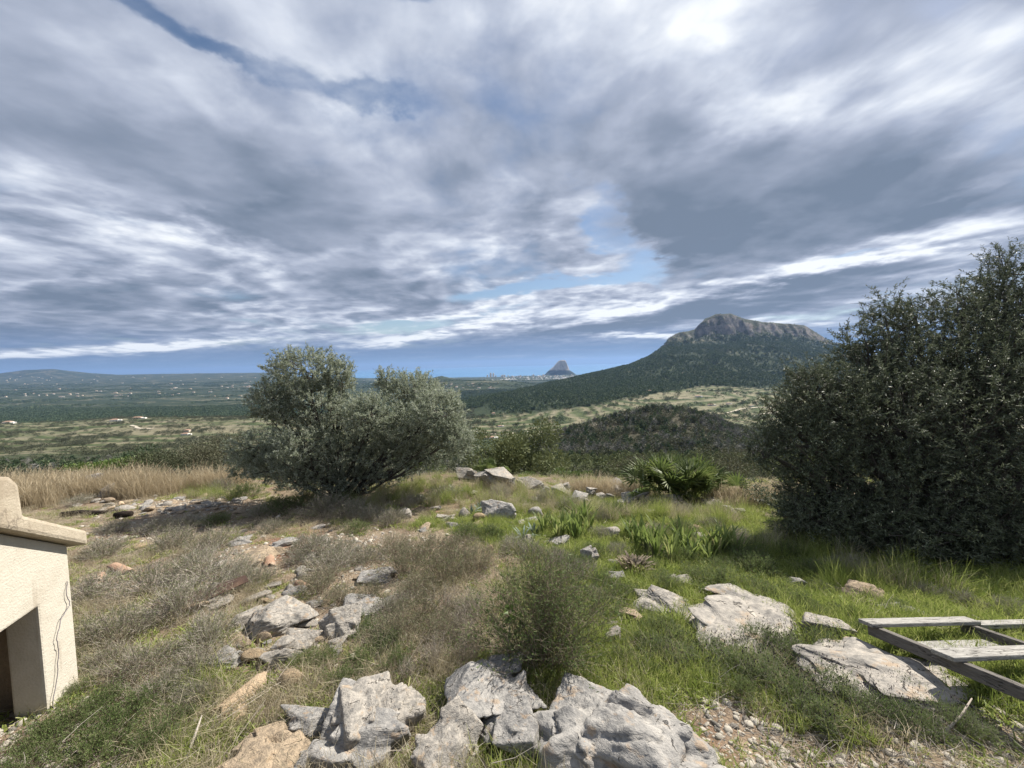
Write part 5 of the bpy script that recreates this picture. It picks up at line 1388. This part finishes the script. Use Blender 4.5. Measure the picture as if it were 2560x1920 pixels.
def crop6(cx, cy): return 475 + cx * .2539, 734 + cy * .2539
bx, by, bz = hit(728, 1074); B1 = np.array([bx, by, bz])
rl = np.random.RandomState(3)
LOB = [(720, 260, 270, 190, 1.3), (1010, 310, 130, 150, .6), (430, 520, 150, 170, .8), (800, 560, 330, 210, 1.5), (1660, 440, 230, 170, 1.1), (1420, 350, 80, 110, .25), (1850, 630, 240, 220, 1.2),
       (1300, 640, 250, 190, 1.1), (2000, 840, 170, 130, .55), (330, 920, 240, 130, .7), (720, 900, 240, 150, .65), (1560, 870, 230, 150, .55), (1150, 820, 240, 170, .6), (480, 1060, 260, 120, .5), (1000, 1060, 300, 130, .45), (400, 1000, 200, 120, .45), (680, 1120, 220, 90, .3), (1850, 900, 250, 140, .6), (1000, 950, 300, 150, .5), (1400, 960, 260, 130, .4), (1650, 760, 260, 160, .6), (250, 1080, 140, 100, .3), (1150, 1170, 220, 110, .4), (850, 1200, 220, 90, .35), (1400, 1120, 200, 110, .4), (620, 1180, 200, 80, .3), (1650, 1000, 200, 120, .4)]
lobes = []
for cx, cy, rx, ry, sh in LOB:
    px, py = crop6(cx, cy); Y = by + rl.uniform(-.7, .6)
    c = at_depth(px, py, Y); k = .2539 / F_PX * Y
    lobes.append((c, (rx * k, (rx + ry) / 2 * k * 1.15, ry * k), sh))
olive('olive_tree', 'bushy wild olive with many splayed dark stems, standing alone on the crest', B1, lobes, 4600, [M_olive], 21, .042, .052)

by = hit(2050, 1235)[1]; bx, by2, bz = hit(2060, 1180); B2 = np.array([bx, by2, bz])
LOB2 = [(2150, 600, 80, 80, 5.6, .7), (2030, 690, 120, 110, 5.5, 1.0), (1905, 690, 55, 80, 5.3, .5), (1850, 770, 90, 85, 5.1, .8), (1765, 850, 100, 90, 4.8, .9), (1725, 960, 85, 90, 4.6, .9), (1745, 1060, 100, 80, 4.6, .8), (1860, 900, 160, 140, 4.7, 1.7),
        (2000, 880, 190, 180, 4.8, 2.0), (2170, 780, 170, 180, 5.0, 1.6), (1900, 1060, 190, 130, 4.4, 1.7), (2080, 1060, 210, 150, 4.3, 2.0), (2240, 980, 200, 230, 4.3, 2.0), (2400, 850, 250, 280, 4.8, 1.5), (2420, 1100, 230, 180, 4.2, 1.2),
        (1850, 1150, 150, 60, 4.3, .8), (2010, 1180, 190, 60, 4.1, 1.0), (2200, 1190, 210, 70, 4.0, 1.0), (2230, 660, 90, 110, 5.6, .8), (2090, 730, 130, 110, 5.2, 1.1), (2180, 650, 110, 110, 5.5, .9), (2000, 780, 150, 120, 5.1, 1.1), (2150, 550, 55, 75, 5.7, .35), (1890, 640, 35, 70, 5.4, .22), (2060, 610, 50, 70, 5.6, .3), (1955, 640, 40, 60, 5.5, .22), (1825, 700, 35, 60, 5.2, .2), (1715, 790, 45, 60, 5.0, .25), (1660, 890, 40, 60, 4.8, .25), (1625, 970, 35, 50, 4.7, .2), (1800, 1120, 130, 60, 4.2, 1.0), (1950, 1130, 180, 70, 4.05, 1.4), (2120, 1140, 190, 80, 3.95, 1.5), (1720, 1110, 70, 50, 4.4, .5)]
lobes = []
for px, py, rx, ry, Y, sh in LOB2:
    Y *= by / 4.1 * 1.14
    c = at_depth(px + 22, py + 6 + 38 * max(0.0, min(1.0, (900 - py) / 150)), Y); k = .90 / F_PX * Y
    lobes.append((c, (rx * k, (rx + ry) / 2 * k * 1.0, ry * k), sh))
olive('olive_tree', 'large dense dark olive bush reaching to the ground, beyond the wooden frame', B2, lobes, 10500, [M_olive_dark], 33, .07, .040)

# ------------------------------------------------------------------ shrubs
def shrub_mesh(name, seed, h, r, n_stems, n_leaf, leaf, lw, mats, sw=.004, side=5, up=1.0, heads=0, leaf_from=.3, droop=.0):
    """mats: stem, leaf, head"""
    rs = np.random.RandomState(seed); G = Geo()
    a = rs.rand(n_stems) * 6.283; q = rs.rand(n_stems) ** .6
    ll = 1 + .30 * np.sin(a * 2 + seed) + .15 * np.sin(a * 5 + seed * 2)
    end = np.stack([np.cos(a) * q * r * ll, np.sin(a) * q * r * ll, h * np.sqrt(np.clip(1 - (q * .92) ** 2, .04, 1)) * rs.uniform(.62, 1.08, n_stems) * up - droop * q], 1)
    st = np.stack([np.cos(a) * q * r * .25, np.sin(a) * q * r * .25, np.full(n_stems, -.03)], 1)
    k1 = st + (end - st) * .4 + rs.normal(size=(n_stems, 3)) * .05 * h + np.array([0, 0, .06 * h])
    k2 = st + (end - st) * .75 + rs.normal(size=(n_stems, 3)) * .04 * h
    G.ribbons(np.stack([st, k1, k2, end], 1), sw, sw * .4, rs, 0)
    ns = n_stems * side
    if ns:
        i = rs.randint(0, n_stems, ns); t = rs.uniform(.3, .95, ns)[:, None]
        p = np.where(t < .6, k1[i] + (k2[i] - k1[i]) * (t - .3) / .3, k2[i] + (end[i] - k2[i]) * (t - .6) / .4)
        d = unit(end[i] - st[i]) * .7 + rs.normal(size=(ns, 3)) * .55
        L = rs.uniform(.06, .16, ns)[:, None] * h * 1.6
        G.ribbons(np.stack([p, p + d * L], 1), sw * .6, sw * .3, rs, 0)
        nl = n_leaf
        if nl:
            i2 = rs.randint(0, ns, nl); tt = rs.rand(nl)[:, None]
            pos = p[i2] + d[i2] * L[i2] * tt
            G.leaves(pos, d[i2] + rs.normal(size=(nl, 3)) * .7 + (0, 0, .3), leaf * rs.uniform(.6, 1.3, nl), lw, rs, 1, .1)
    if heads:
        i = rs.choice(n_stems, min(heads, n_stems), replace=False)
        e = end[i]; tip = e + np.stack([rs.normal(size=len(i)) * .02, rs.normal(size=len(i)) * .02, rs.uniform(.06, .15, len(i))], 1)
        G.ribbons(np.stack([e, tip], 1), sw * .7, sw * .5, rs, 0)
        for _ in range(2): G.leaves(tip, np.tile([0, 0, 1.0], (len(i), 1)) + rs.normal(size=(len(i), 3)) * .1, .028, .012, rs, 2)
    return G.mesh(name, mats)
SH = {
 'grey':  [shrub_mesh('grey_shrub', s, .34, .42, 200, 2600, .020, .0065, [M_twig_grey, M_scrub_leaf, M_purple], .0045, 8) for s in (1, 2, 3)],
 'brown': [shrub_mesh('brown_shrub', s, .36, .42, 200, 2800, .020, .0065, [M_twig_brown, M_scrub_leaf, M_purple], .004, 8) for s in (4, 5, 6)],
 'green': [shrub_mesh('green_shrub', s, .30, .40, 160, 4200, .024, .008, [M_twig_brown, M_herb_leaf, M_purple], .003, 7) for s in (7, 8, 9)],
 'lav':   [shrub_mesh('lavender_shrub', s, .30, .40, 160, 4000, .026, .0065, [M_twig_grey, M_herb_leaf, M_purple], .003, 6, heads=55) for s in (10, 11, 12)],
 'dry':   [shrub_mesh('dry_stalks', s, .55, .34, 130, 260, .016, .006, [M_twig_grey, M_straw, M_purple], .0038, 4, up=1.0) for s in (13, 14)],
}
KIND = {'grey': ('grey_shrub', 'shrub'), 'brown': ('brown_shrub', 'shrub'), 'green': ('green_shrub', 'shrub'), 'lav': ('lavender_shrub', 'lavender'), 'dry': ('dry_stalk_clump', 'dry shrub')}
LAB = {'grey': ('grey twiggy shrub among others on the stony slope', 'grey twiggy shrubs on the slope'), 'brown': ('brownish heathery shrub in the middle of the slope', 'brownish shrubs in mid slope'),
       'green': ('low green leafy shrub among grass and stones', 'low green shrubs'), 'lav': ('green lavender shrub with dark flower heads on thin stalks', 'lavender shrubs on the near slope'), 'dry': ('clump of tall bleached dry stalks beside the tall dark bush', 'clumps of bleached dry stalks')}
rs = np.random.RandomState(9)
MARKS = [(o.location.x, o.location.y, ' '.join(o['label'].split(',')[0].split())) for o in COL.objects if o.parent is None and o.get('label') and not o.get('group') and not o.get('kind') and o.location.y < 12 and o.name.split('.')[0] in ('rock', 'boulder', 'rock_slab', 'brick', 'roof_tile', 'metal_sheet', 'log', 'wooden_frame', 'well_house')]
WORD = {'grey': 'grey twiggy shrub', 'brown': 'brownish shrub', 'green': 'low green shrub', 'lav': 'lavender shrub', 'dry': 'bleached dry stalks'}
_used = set()
def near_label(kind, x, y):
    for mx, my, lb in sorted(MARKS, key=lambda m: (m[0] - x) ** 2 + (m[1] - y) ** 2)[:24]:
        vx, vy = x - mx, y - my; d = math.hypot(vx, vy)
        # seen from the camera: sideways against the line of sight, or nearer / farther
        L = math.hypot(mx, my); fw = (vx * mx + vy * my) / L; sd = (vx * my - vy * mx) / L
        rel = ('behind' if fw > 0 else 'in front of') if abs(fw) > abs(sd) else ('right of' if sd > 0 else 'left of')
        t_ = WORD[kind] + ' ' + rel + ' the ' + lb
        if len(t_.split()) <= 16 and t_ not in _used:
            _used.add(t_); return t_
    return LAB[kind][0]
def shrub(kind, px, py, wpx, label=None, hs=1.0):
    x, y, z = hit(px, py); s = (wpx / F_PX * y) / .84
    nm, cat = KIND[kind]
    o = link(nm, SH[kind][rs.randint(len(SH[kind]))], None, (x, y, z - .01), (rs.uniform(-.08, .08), rs.uniform(-.08, .08), rs.rand() * 6.28), (s, s, s * hs * rs.uniform(.85, 1.15)))
    return tag(o, label or near_label(kind, x, y), cat, None if label else LAB[kind][1])
# (kind, px of centre, py of foot, width in px)
LIST = """grey 225 1200 110;grey 205 1290 150;grey 380 1185 130;grey 455 1190 110;grey 440 1245 150;grey 510 1250 130;grey 390 1330 180;grey 330 1275 150;grey 545 1265 110;grey 250 1380 160;grey 450 1390 150;grey 230 1440 130;grey 300 1460 170;grey 420 1455 140;grey 660 1190 90;grey 690 1200 120;grey 740 1205 110;grey 640 1215 80;grey 720 1240 130;grey 790 1215 100;brown 850 1195 110;brown 920 1200 130;brown 980 1205 120;brown 880 1240 140;brown 960 1255 150;brown 1030 1230 110;brown 900 1290 130;brown 800 1295 90;brown 690 1280 110;brown 730 1300 100;grey 840 1330 120;brown 920 1340 140;brown 860 1380 130;brown 950 1390 150;lav 800 1375 110;lav 840 1400 100;green 760 1350 80;green 700 1435 90;green 780 1440 110;green 860 1450 110;green 740 1480 100;green 650 1440 80;grey 1000 1330 120;brown 1010 1400 110;dry 960 1330 120;dry 1000 1380 130;dry 1030 1330 100;dry 940 1440 110;dry 880 1470 70;dry 1010 1430 100;grey 760 1115 90;grey 800 1120 80;grey 700 1110 100;green 735 1090 90;grey 850 1130 80;green 1010 1160 90;green 1060 1165 80;grey 1110 1190 90;grey 1150 1205 80;grey 1210 1235 100;grey 1260 1250 100;grey 1200 1210 80;green 1240 1230 90;green 1320 1115 90;grey 1300 1125 70;green 1560 1200 110;green 1620 1215 120;green 1560 1235 100;green 1640 1245 120;green 1480 1215 90;green 1560 1270 130;green 1650 1290 110;green 1410 1235 80;grey 1420 1200 80;green 1700 1280 90;green 1730 1310 100;lav 1420 1420 130;lav 1480 1440 140;lav 1540 1420 130;lav 1590 1450 150;lav 1650 1400 130;lav 1660 1470 160;lav 1730 1440 140;lav 1780 1400 110;lav 1720 1520 170;lav 1800 1500 150;lav 1860 1540 150;lav 1780 1570 160;lav 1900 1500 110;lav 1930 1560 140;lav 2000 1580 130;lav 1960 1500 100;lav 2060 1570 120;green 1390 1450 110;green 1600 1510 120;lav 2120 1590 120;green 160 1570 150;green 90 1610 140;green 240 1600 170;green 330 1620 150;green 200 1650 170;green 60 1660 150;green 380 1560 120;green 300 1540 150;grey 420 1520 110;green 440 1600 100;grey 350 1500 130;green 230 1530 120;green 170 1500 80;grey 120 1080 90;grey 60 1085 90;grey 170 1090 60;green 530 1075 80;grey 480 1060 70;green 1690 1140 90;grey 1720 1170 110;grey 1600 1170 80;grey 1480 1110 70;grey 1400 1100 70;green 1550 1105 60;grey 900 1090 60;grey 960 1075 70;grey 1180 1085 80;grey 1230 1100 80;grey 1080 1075 70;grey 1300 1160 60;grey 1830 1230 90;grey 1900 1260 80;grey 1990 1290 80;grey 2090 1310 80;grey 2180 1330 90;green 2160 1460 90;grey 2200 1480 80;green 1880 1300 70;grey 560 1115 70;green 600 1105 90;green 660 1095 90;green 770 1150 80;grey 590 1150 70;green 470 1130 70;grey 410 1140 80;grey 340 1150 80;grey 250 1150 70;green 1350 1290 90;green 1300 1270 80;grey 1330 1200 70;green 1440 1270 90;green 1500 1255 90;grey 1600 1180 70;green 1700 1200 90;green 1760 1240 90;grey 1790 1280 70;green 1840 1340 90;green 1860 1370 80;green 1760 1330 80;green 1330 1330 80;green 1420 1370 110;lav 1460 1390 110;green 1380 1400 100;green 1340 1430 90;green 1940 1330 80;green 1980 1360 80;lav 1700 1410 110;grey 1540 1140 70;green 1470 1150 80;grey 1420 1150 60;green 1650 1180 80;green 1280 1200 80;grey 1290 1300 80"""
for it in LIST.replace('\n', '').split(';'):
    k, a, b, c = it.split(); shrub(k, float(a), float(b), float(c))

# tall dark bush behind the largest boulder
m_bush = [shrub_mesh('tall_bush', 71, .78, .47, 250, 10500, .030, .006, [M_twig_brown, M_herb_leaf, M_purple], .004, 12)]
x, y, z = hit(1185, 1442)
bush = tag(link('tall_bush', m_bush[0], None, (x, y + .05, z), (0, 0, .4), (.95, .9, .86)), 'tall dark green bush with brown stems, rooted behind the largest boulder', 'bush')
m_y = shrub_mesh('yellowed_spray', 75, .78, .06, 22, 420, .024, .005, [M_twig_brown, M_straw, M_purple], .004, 8)
link('yellowed_spray', m_y, bush, (.02, .08, 0), (-.02, .12, 0))
# broad leaved herb climbing by the bush
G = Geo(); rr = np.random.RandomState(4)
for k in range(3):
    cx_, cy_ = (-.28 + .12 * k, -.06 + .05 * k); hh = .42 - .12 * k
    G.tube([(cx_, cy_, -.05), (cx_ + .03, cy_ + .02, hh * .5), (cx_ + .05, cy_, hh)], [.006, .005, .003], 4, 0)
    n = 46; pos = np.stack([np.full(n, cx_ + .04), np.full(n, cy_), hh * rr.uniform(.35, 1.05, n)], 1) + rr.normal(size=(n, 3)) * .035
    G.leaves(pos, rr.normal(size=(n, 3)) + (0, -.3, .2), .04, .034, rr, 1, .1)
tag(link('broad_leaved_herb', G.mesh('broad_leaved_herb', [M_twig_grey, M_bright_bush]), None, (x, y, z)), 'pale green broad leaved herb growing through dry stalks beside the tall bush', 'herb')

# ------------------------------------------------------------------ strap leaved clumps, agave, rosette
def strap_mesh(name, seed, n, L, w, lean, m):
    rs = np.random.RandomState(seed); G = Geo()
    a = rs.rand(n) * 6.283; l = L * rs.uniform(.65, 1.1, n); t = lean * rs.uniform(.3, 1.2, n)
    hd = np.stack([np.cos(a), np.sin(a), 0 * a], 1); st = hd * rs.rand(n)[:, None] * .08
    p = np.stack([st + hd * (t * l * s ** 2)[:, None] + np.array([0, 0, 1.0]) * (l * (s - .35 * t * s ** 2.5))[:, None] for s in (0, .3, .6, .85, 1.0)], 1)
    sd = unit(np.cross(hd, [0, 0, 1.0]) + rs.normal(size=(n, 3)) * .3)
    ww = np.array([.7, 1, .9, .55, .05])[None, :, None] * w * .5
    v = np.stack([p - sd[:, None] * ww, p + sd[:, None] * ww], 2).reshape(n, 10, 3)
    b = (np.arange(n) * 10)[:, None]
    G.add(v, np.stack([b + 2 * i + np.array([[0, 1, 3, 2]]) for i in range(4)], 1).reshape(-1, 4))
    return G.mesh(name, m)
ST = [strap_mesh('strap_leaf_clump', s, 16, .40, .034, .45, M_strap) for s in (1, 2, 3)]
for k, (px, py) in enumerate([(1175, 1150), (1195, 1145), (1215, 1158), (1235, 1150), (1255, 1160), (1272, 1148), (1205, 1165), (1240, 1168), (1262, 1128), (1245, 1132), (1375, 1182), (1400, 1190), (1425, 1182), (1450, 1195), (1475, 1190), (1500, 1200), (1525, 1192), (1550, 1202), (1570, 1192),
                              (1420, 1205), (1450, 1212), (1490, 1212), (1530, 1215), (1380, 1165), (1355, 1160), (1590, 1205)]):
    x, y, z = hit(px, py)
    tag(link('strap_leaf_clump', ST[k % 3], None, (x, y, z), (0, 0, k * 1.7), (rs.uniform(.65, 1.0),) * 3), 'clump of bright green upright strap leaves in the lush grass', 'plant', 'strap leaved plants in the lush grass')
AG = [strap_mesh('blue_green_plant', s, 11, .20, .032, 1.1, M_agave) for s in (5, 6)]
for k, (px, py, lb) in enumerate([(1035, 1105, 'grey green fleshy plant left against the weathered boulder'), (1130, 1165, 'blue green drooping plant below the flat grey stone'), (1150, 1155, 'second blue green drooping plant, closer to the strap leaves'), (985, 1068, 'grey leaved plant in dry grass above the white stones'), (1018, 1112, 'small grey green plant before the orange tan stone')]):
    x, y, z = hit(px, py); tag(link('blue_green_plant', AG[k % 2], None, (x, y, z), (0, 0, k * 2.1), (rs.uniform(.7, 1),) * 3), lb, 'plant')
x, y, z = hit(1370, 1235)
tag(link('rosette_plant', strap_mesh('rosette_plant', 8, 60, .10, .022, .8, M_twig_brown), None, (x, y, z + .03), (0, 0, 0), (1.6, 1.6, 1.2)), 'low brown rosette plant in front of grey stones', 'plant')

# ------------------------------------------------------------------ fan palms
def frond_mesh(name, seed, stalk, fan, n=17):
    rs = np.random.RandomState(seed); G = Geo()
    G.ribbons(np.array([[(0, 0, 0), (0, stalk * .5, .03), (0, stalk, 0)]]), .012, .008, rs, 0)
    for i in range(n):
        a = R(-105 + 210 * i / (n - 1)); L = fan * (1 - .25 * (abs(a) / R(105)) ** 2) * rs.uniform(.9, 1.05)
        d = np.array([math.sin(a), math.cos(a), 0]); s = np.array([math.cos(a), -math.sin(a), 0])
        o = np.array([0, stalk, 0]); lift = .10 * L * rs.uniform(.3, 1.2)
        m1 = o + d * L * .5 + (0, 0, lift); e = o + d * L + (0, 0, -lift * rs.uniform(.0, 2.2))
        w = .017
        G.add([o, m1 + s * w + (0, 0, -.004), m1 + (0, 0, .006), m1 - s * w + (0, 0, -.004), e], [(0, 1, 2, 3)], [(1, 4, 2), (2, 4, 3)], 0)
    return G.mesh(name, M_palm)
FR = [frond_mesh('frond', s, .32, .31) for s in (1, 2, 3, 4)]
def fan_palm(px, py, s, n, label, seed):
    rs = np.random.RandomState(seed); x, y, z = hit(px, py)
    e = bpy.data.objects.new('fan_palm', None); COL.objects.link(e); e.location = (x, y, z); tag(e, label, 'fan palm')
    for k in range(n):
        az = rs.rand() * 6.283; el = R(12 + 76 * rs.rand() ** .65)
        M = Matrix.Translation((rs.normal() * .28 * s, rs.normal() * .2 * s, .03 + .12 * rs.rand())) @ Matrix.Rotation(az, 4, 'Z') @ Matrix.Rotation(el, 4, 'X') @ Matrix.Rotation(rs.uniform(-.6, .6), 4, 'Y') @ Matrix.Scale(s * rs.uniform(.75, 1.15), 4)
        o = link('frond', FR[k % 4], e); o.matrix_local = M
fan_palm(1462, 1078, 1.08, 175, 'large dwarf fan palm clump with glossy green fans on the crest', 1)
fan_palm(1052, 1034, .55, 26, 'small fan palm rising behind the tumbled stones', 2)
fan_palm(1380, 1066, .4, 14, 'tiny fan palm at the foot of the large clump', 3)

# ------------------------------------------------------------------ bushes and small trees at the crest
def bush_tree(name, px, py, Y, w, h, n, leaf, lm, label, seed, cat, stems=7):
    rs = np.random.RandomState(seed); gx, gz = g_of(px, py); x = gx * Y
    z = CAM_H + gz * Y if Y < 14 else float(far_z(np.array([gx]), np.array([Y]))[0])
    e = bpy.data.objects.new(name, None); COL.objects.link(e); e.location = (x, Y, z); tag(e, label, cat)
    T, C = Geo(), Geo()
    nb = 14; cen = np.stack([rs.normal(size=nb) * w * .24, rs.normal(size=nb) * w * .24, h * rs.uniform(.35, .88, nb)], 1)
    for c in cen[:stems]: T.tube([(rs.normal() * .05, rs.normal() * .05, -.2), c * (.5, .5, .45), c], [.035 * h / 2, .025 * h / 2, .008], 5)
    i = rs.randint(0, nb, n); u = unit(rs.normal(size=(n, 3))); p = cen[i] + u * (rs.rand(n) ** .4)[:, None] * np.array([w * .24, w * .24, h * .22])
    p[:, 2] = np.maximum(p[:, 2], .03)
    C.leaves(p, u + (0, 0, .5) + rs.normal(size=(n, 3)) * .6, leaf * rs.uniform(.6, 1.3, n), leaf * .4, rs)
    link('trunk', T.mesh('trunk', M_bark), e); link('crown', C.mesh('crown', lm), e)['kind'] = 'stuff'
    return e
bush_tree('pine_tree', 1120, 1040, 16, 3.2, 2.6, 9000, .14, [M_green_pine], 'feathery light green tree just beyond the crest, right of the olive', 1, 'tree')
bush_tree('dark_tree', 322, 1030, 26, 3.0, 2.9, 6000, .13, [M_pine], 'dark rounded tree beyond the tawny grass', 2, 'tree')
bush_tree('green_bush', 255, 1012, 13, 1.7, .32, 1800, .10, [M_bright_bush], 'flat bright green bush behind the tawny grass', 3, 'bush')
bush_tree('mastic_bush', 400, 1032, 12.5, 2.6, 1.05, 8000, .06, [M_far_shrub], 'wide dark leaved bush at the end of the tawny grass', 4, 'bush')
bush_tree('mastic_bush', 470, 1030, 12, 1.9, 1.15, 6000, .06, [M_far_shrub], 'dark leaved bush touching the olive tree', 5, 'bush')
bush_tree('mastic_bush', 1236, 1052, 10.5, .75, .42, 2500, .045, [M_bright_bush], 'round deep green bush on the crest between stones and tawny grass', 6, 'bush')
bush_tree('mastic_bush', 1140, 1046, 9.8, .62, .32, 1600, .04, [M_bright_bush], 'small light green bush behind the stone line', 7, 'bush')
bush_tree('mastic_bush', 1690, 1110, 6.0, .8, .55, 3500, .04, [M_olive_dark], 'dark low bush at the foot of the large olive bush', 8, 'bush')
bush_tree('mastic_bush', 900, 1030, 10.2, 1.3, .65, 4000, .05, [M_bright_bush], 'bright leafy bush behind the olive tree', 9, 'bush')
bush_tree('mastic_bush', 1580, 1040, 12, 2.2, .9, 4500, .06, [M_far_shrub], 'grey green bush behind the fan palm', 10, 'bush')
bush_tree('mastic_bush', 1395, 1040, 13, 1.4, .9, 3000, .06, [M_far_shrub], 'olive green bush behind the tawny grass strip', 11, 'bush')

# ------------------------------------------------------------------ grass and other uncountable cover
def tuft_mesh(name, seed, n, h, w, spread, lean, m, sw_top=.15):
    rs = np.random.RandomState(seed); G = Geo()
    a = rs.rand(n) * 6.283; l = h * rs.uniform(.4, 1.1, n); t = lean * rs.uniform(.1, 1.3, n)
    hd = np.stack([np.cos(a), np.sin(a), 0 * a], 1); a2 = rs.rand(n) * 6.283; st = np.stack([np.cos(a2), np.sin(a2), 0 * a2], 1) * (np.sqrt(rs.rand(n)) * spread)[:, None] - (0, 0, .01)
    p = np.stack([st + hd * (t * l * s ** 2)[:, None] + np.array([0, 0, 1.0]) * (l * s * (1 - .25 * t * s))[:, None] for s in (0, .5, 1.0)], 1)
    G.ribbons(p, w, w * sw_top, rs)
    return G.mesh(name, m)
GR = [tuft_mesh('grass_tuft', s, 60, .11, .0042, .09, .6, M_grass) for s in (1, 2, 3)]
HB = [tuft_mesh('herb_tuft', s, 50, .06, .010, .10, 1.1, M_grass, .4) for s in (4, 5)]
DR = [tuft_mesh('dry_tuft', s, 46, .13, .0032, .10, .9, M_straw) for s in (6, 7, 8)]
TG = [tuft_mesh('tall_tuft', s, 46, .44, .005, .18, .5, M_tallgrass) for s in (9, 10, 11)]
AR = [tuft_mesh('feathery_tuft', s, 24, .50, .007, .14, .45, M_tallgrass, .6) for s in (14, 15)]
FT = [tuft_mesh('fescue_tuft', s, 90, .34, .0035, .10, .55, [M_straw, M_grass][s % 2]) for s in (12, 13)]
def rock_free(x, y, k=.78):
    ok = np.ones(len(x), bool)
    for (rx, ry, rr_) in ROCKS: ok &= (x - rx) ** 2 + (y - ry) ** 2 > (rr_ * k) ** 2
    return ok
rs = np.random.RandomState(21)
def ground_pts(n, keep, gx0=-1.55, gx1=1.75, y0=.9, y1=10.5, power=1.6):
    """random places, denser towards the camera"""
    Y = (y0 ** (2 - power) + rs.rand(n) * (y1 ** (2 - power) - y0 ** (2 - power))) ** (1 / (2 - power))
    gx = rs.uniform(gx0, gx1, n); x = gx * Y
    k = rs.rand(n) < keep(x, Y); x, Y = x[k], Y[k]
    k = rock_free(x, Y); x, Y = x[k], Y[k]
    return np.stack([x, Y, near_zd(x, Y)], 1)
def cover(name, label, n, keep, variants, smin, smax, **kw):
    p = ground_pts(n, keep, **kw); k = len(p)
    s = rs.uniform(smin, smax, k)
    return scatter(name, label, p, s, rs.rand(k) * 6.28, variants, rs.randint(0, len(variants), k), rs.normal(size=(k, 2)) * .12)
lush = lambda x, y: np.clip(green_at(x, y) * 1.25 - bare_at(x, y) * .9, 0, 1)
cover('green_grass', 'bright green short grass over the right hand slope', 34000, lambda x, y: lush(x, y) ** 1.15, GR + HB, .5, 1.35)
cover('dry_grass', 'bleached dry grass and litter between the shrubs', 13000, lambda x, y: np.clip(.70 - lush(x, y) * .9 - bare_at(x, y) * 1.3, .02, 1), DR, .5, 1.3)
cover('ground_herbs', 'low green ground herbs between stones', 9000, lambda x, y: np.clip(.6 - bare_at(x, y) * .7, .05, 1), HB, .4, 1.0)
def in_blob(x, y, lst):
    o = 0 * x
    for (px, py, rx, ry) in lst:
        cx, cy, _ = hit(px, py); o = np.maximum(o, np.exp(-(((x - cx) / rx) ** 2 + ((y - cy) / ry) ** 2)))
    return o
TALL = [(40, 1072, 1.6, .8), (150, 1068, 1.5, .7), (250, 1066, 1.1, .6), (310, 1062, .8, .5), (500, 1052, .35, .3), (450, 1055, .5, .3), (0, 1090, 1.2, .6)]
TALL_R = [(1260, 1062, .5, .35), (1310, 1064, .5, .35), (1350, 1066, .5, .35), (1575, 1085, .45, .4), (1620, 1082, .5, .4), (1660, 1085, .3, .3)]
cover('tall_grass', 'tall tawny dry grass along the crest beyond the shed', 16000, lambda x, y: (in_blob(x, y, TALL) > rs.uniform(.25, .8, len(x))) * .75, TG + AR, .55, 1.35, gx0=-1.6, gx1=-.5, y0=6.5, y1=11, power=.5)
cover('tawny_grass', 'tawny dry grass on both sides of the fan palm', 9000, lambda x, y: (in_blob(x, y, TALL_R) > rs.uniform(.3, .8, len(x))) * .9, TG + AR, .4, .85, gx0=0.1, gx1=.85, y0=5.5, y1=10.5, power=.5)
FES = [(870, 1060, .8, .5), (930, 1050, .6, .5), (820, 1085, .6, .4), (950, 1085, .8, .4), (1010, 1070, .7, .4), (1130, 1085, 1.2, .4), (1210, 1100, .8, .3), (1080, 1060, .8, .3), (1400, 1115, 1.0, .3), (1540, 1120, .8, .4), (470, 1075, .5, .3), (1760, 1200, .5, .3), (1900, 1270, .6, .25)]
cover('tufted_grass', 'soft straw coloured grass tufts below the crest', 7000, lambda x, y: (in_blob(x, y, FES) > rs.uniform(.25, .9, len(x))) * .9, FT, .5, 1.1, gx0=-1.0, gx1=1.2, y0=3.0, y1=10.5, power=.5)
PB = [rock_mesh('pebble', 600 + k, 2, [M_pebble, M_pebble, M_rock_pale][k], 7, .08) for k in range(3)]
p = ground_pts(40000, lambda x, y: np.clip(bare_at(x, y) * 1.2 - .15, .03, 1), y1=9.5, power=1.7); k = len(p)
s = .004 + .020 * rs.rand(k) ** 3 + .004 * p[:, 1] * rs.rand(k) ** 2 * .6
scatter('gravel', 'pale limestone gravel on the bare soil', p, np.stack([s * rs.uniform(.8, 1.4, k), s, s * rs.uniform(.4, .8, k)], 1), rs.rand(k) * 6.28, PB, rs.randint(0, 3, k), rs.normal(size=(k, 2)) * .2)
TW = []
for sd in (1, 2):
    r2 = np.random.RandomState(sd); G = Geo(); n = 14
    p0 = np.stack([r2.normal(size=n) * .12, r2.normal(size=n) * .12, r2.rand(n) * .03], 1); d = np.stack([r2.normal(size=n), r2.normal(size=n), r2.normal(size=n) * .12], 1) * .10
    G.ribbons(np.stack([p0, p0 + d + r2.normal(size=(n, 3)) * .01, p0 + 2 * d], 1), .0032, .0015, r2); TW.append(G.mesh('dry_twigs', M_twig_grey))
cover('dry_twigs', 'fallen dry twigs littering the soil', 6500, lambda x, y: .6 + 0 * x, TW, .3, .85)
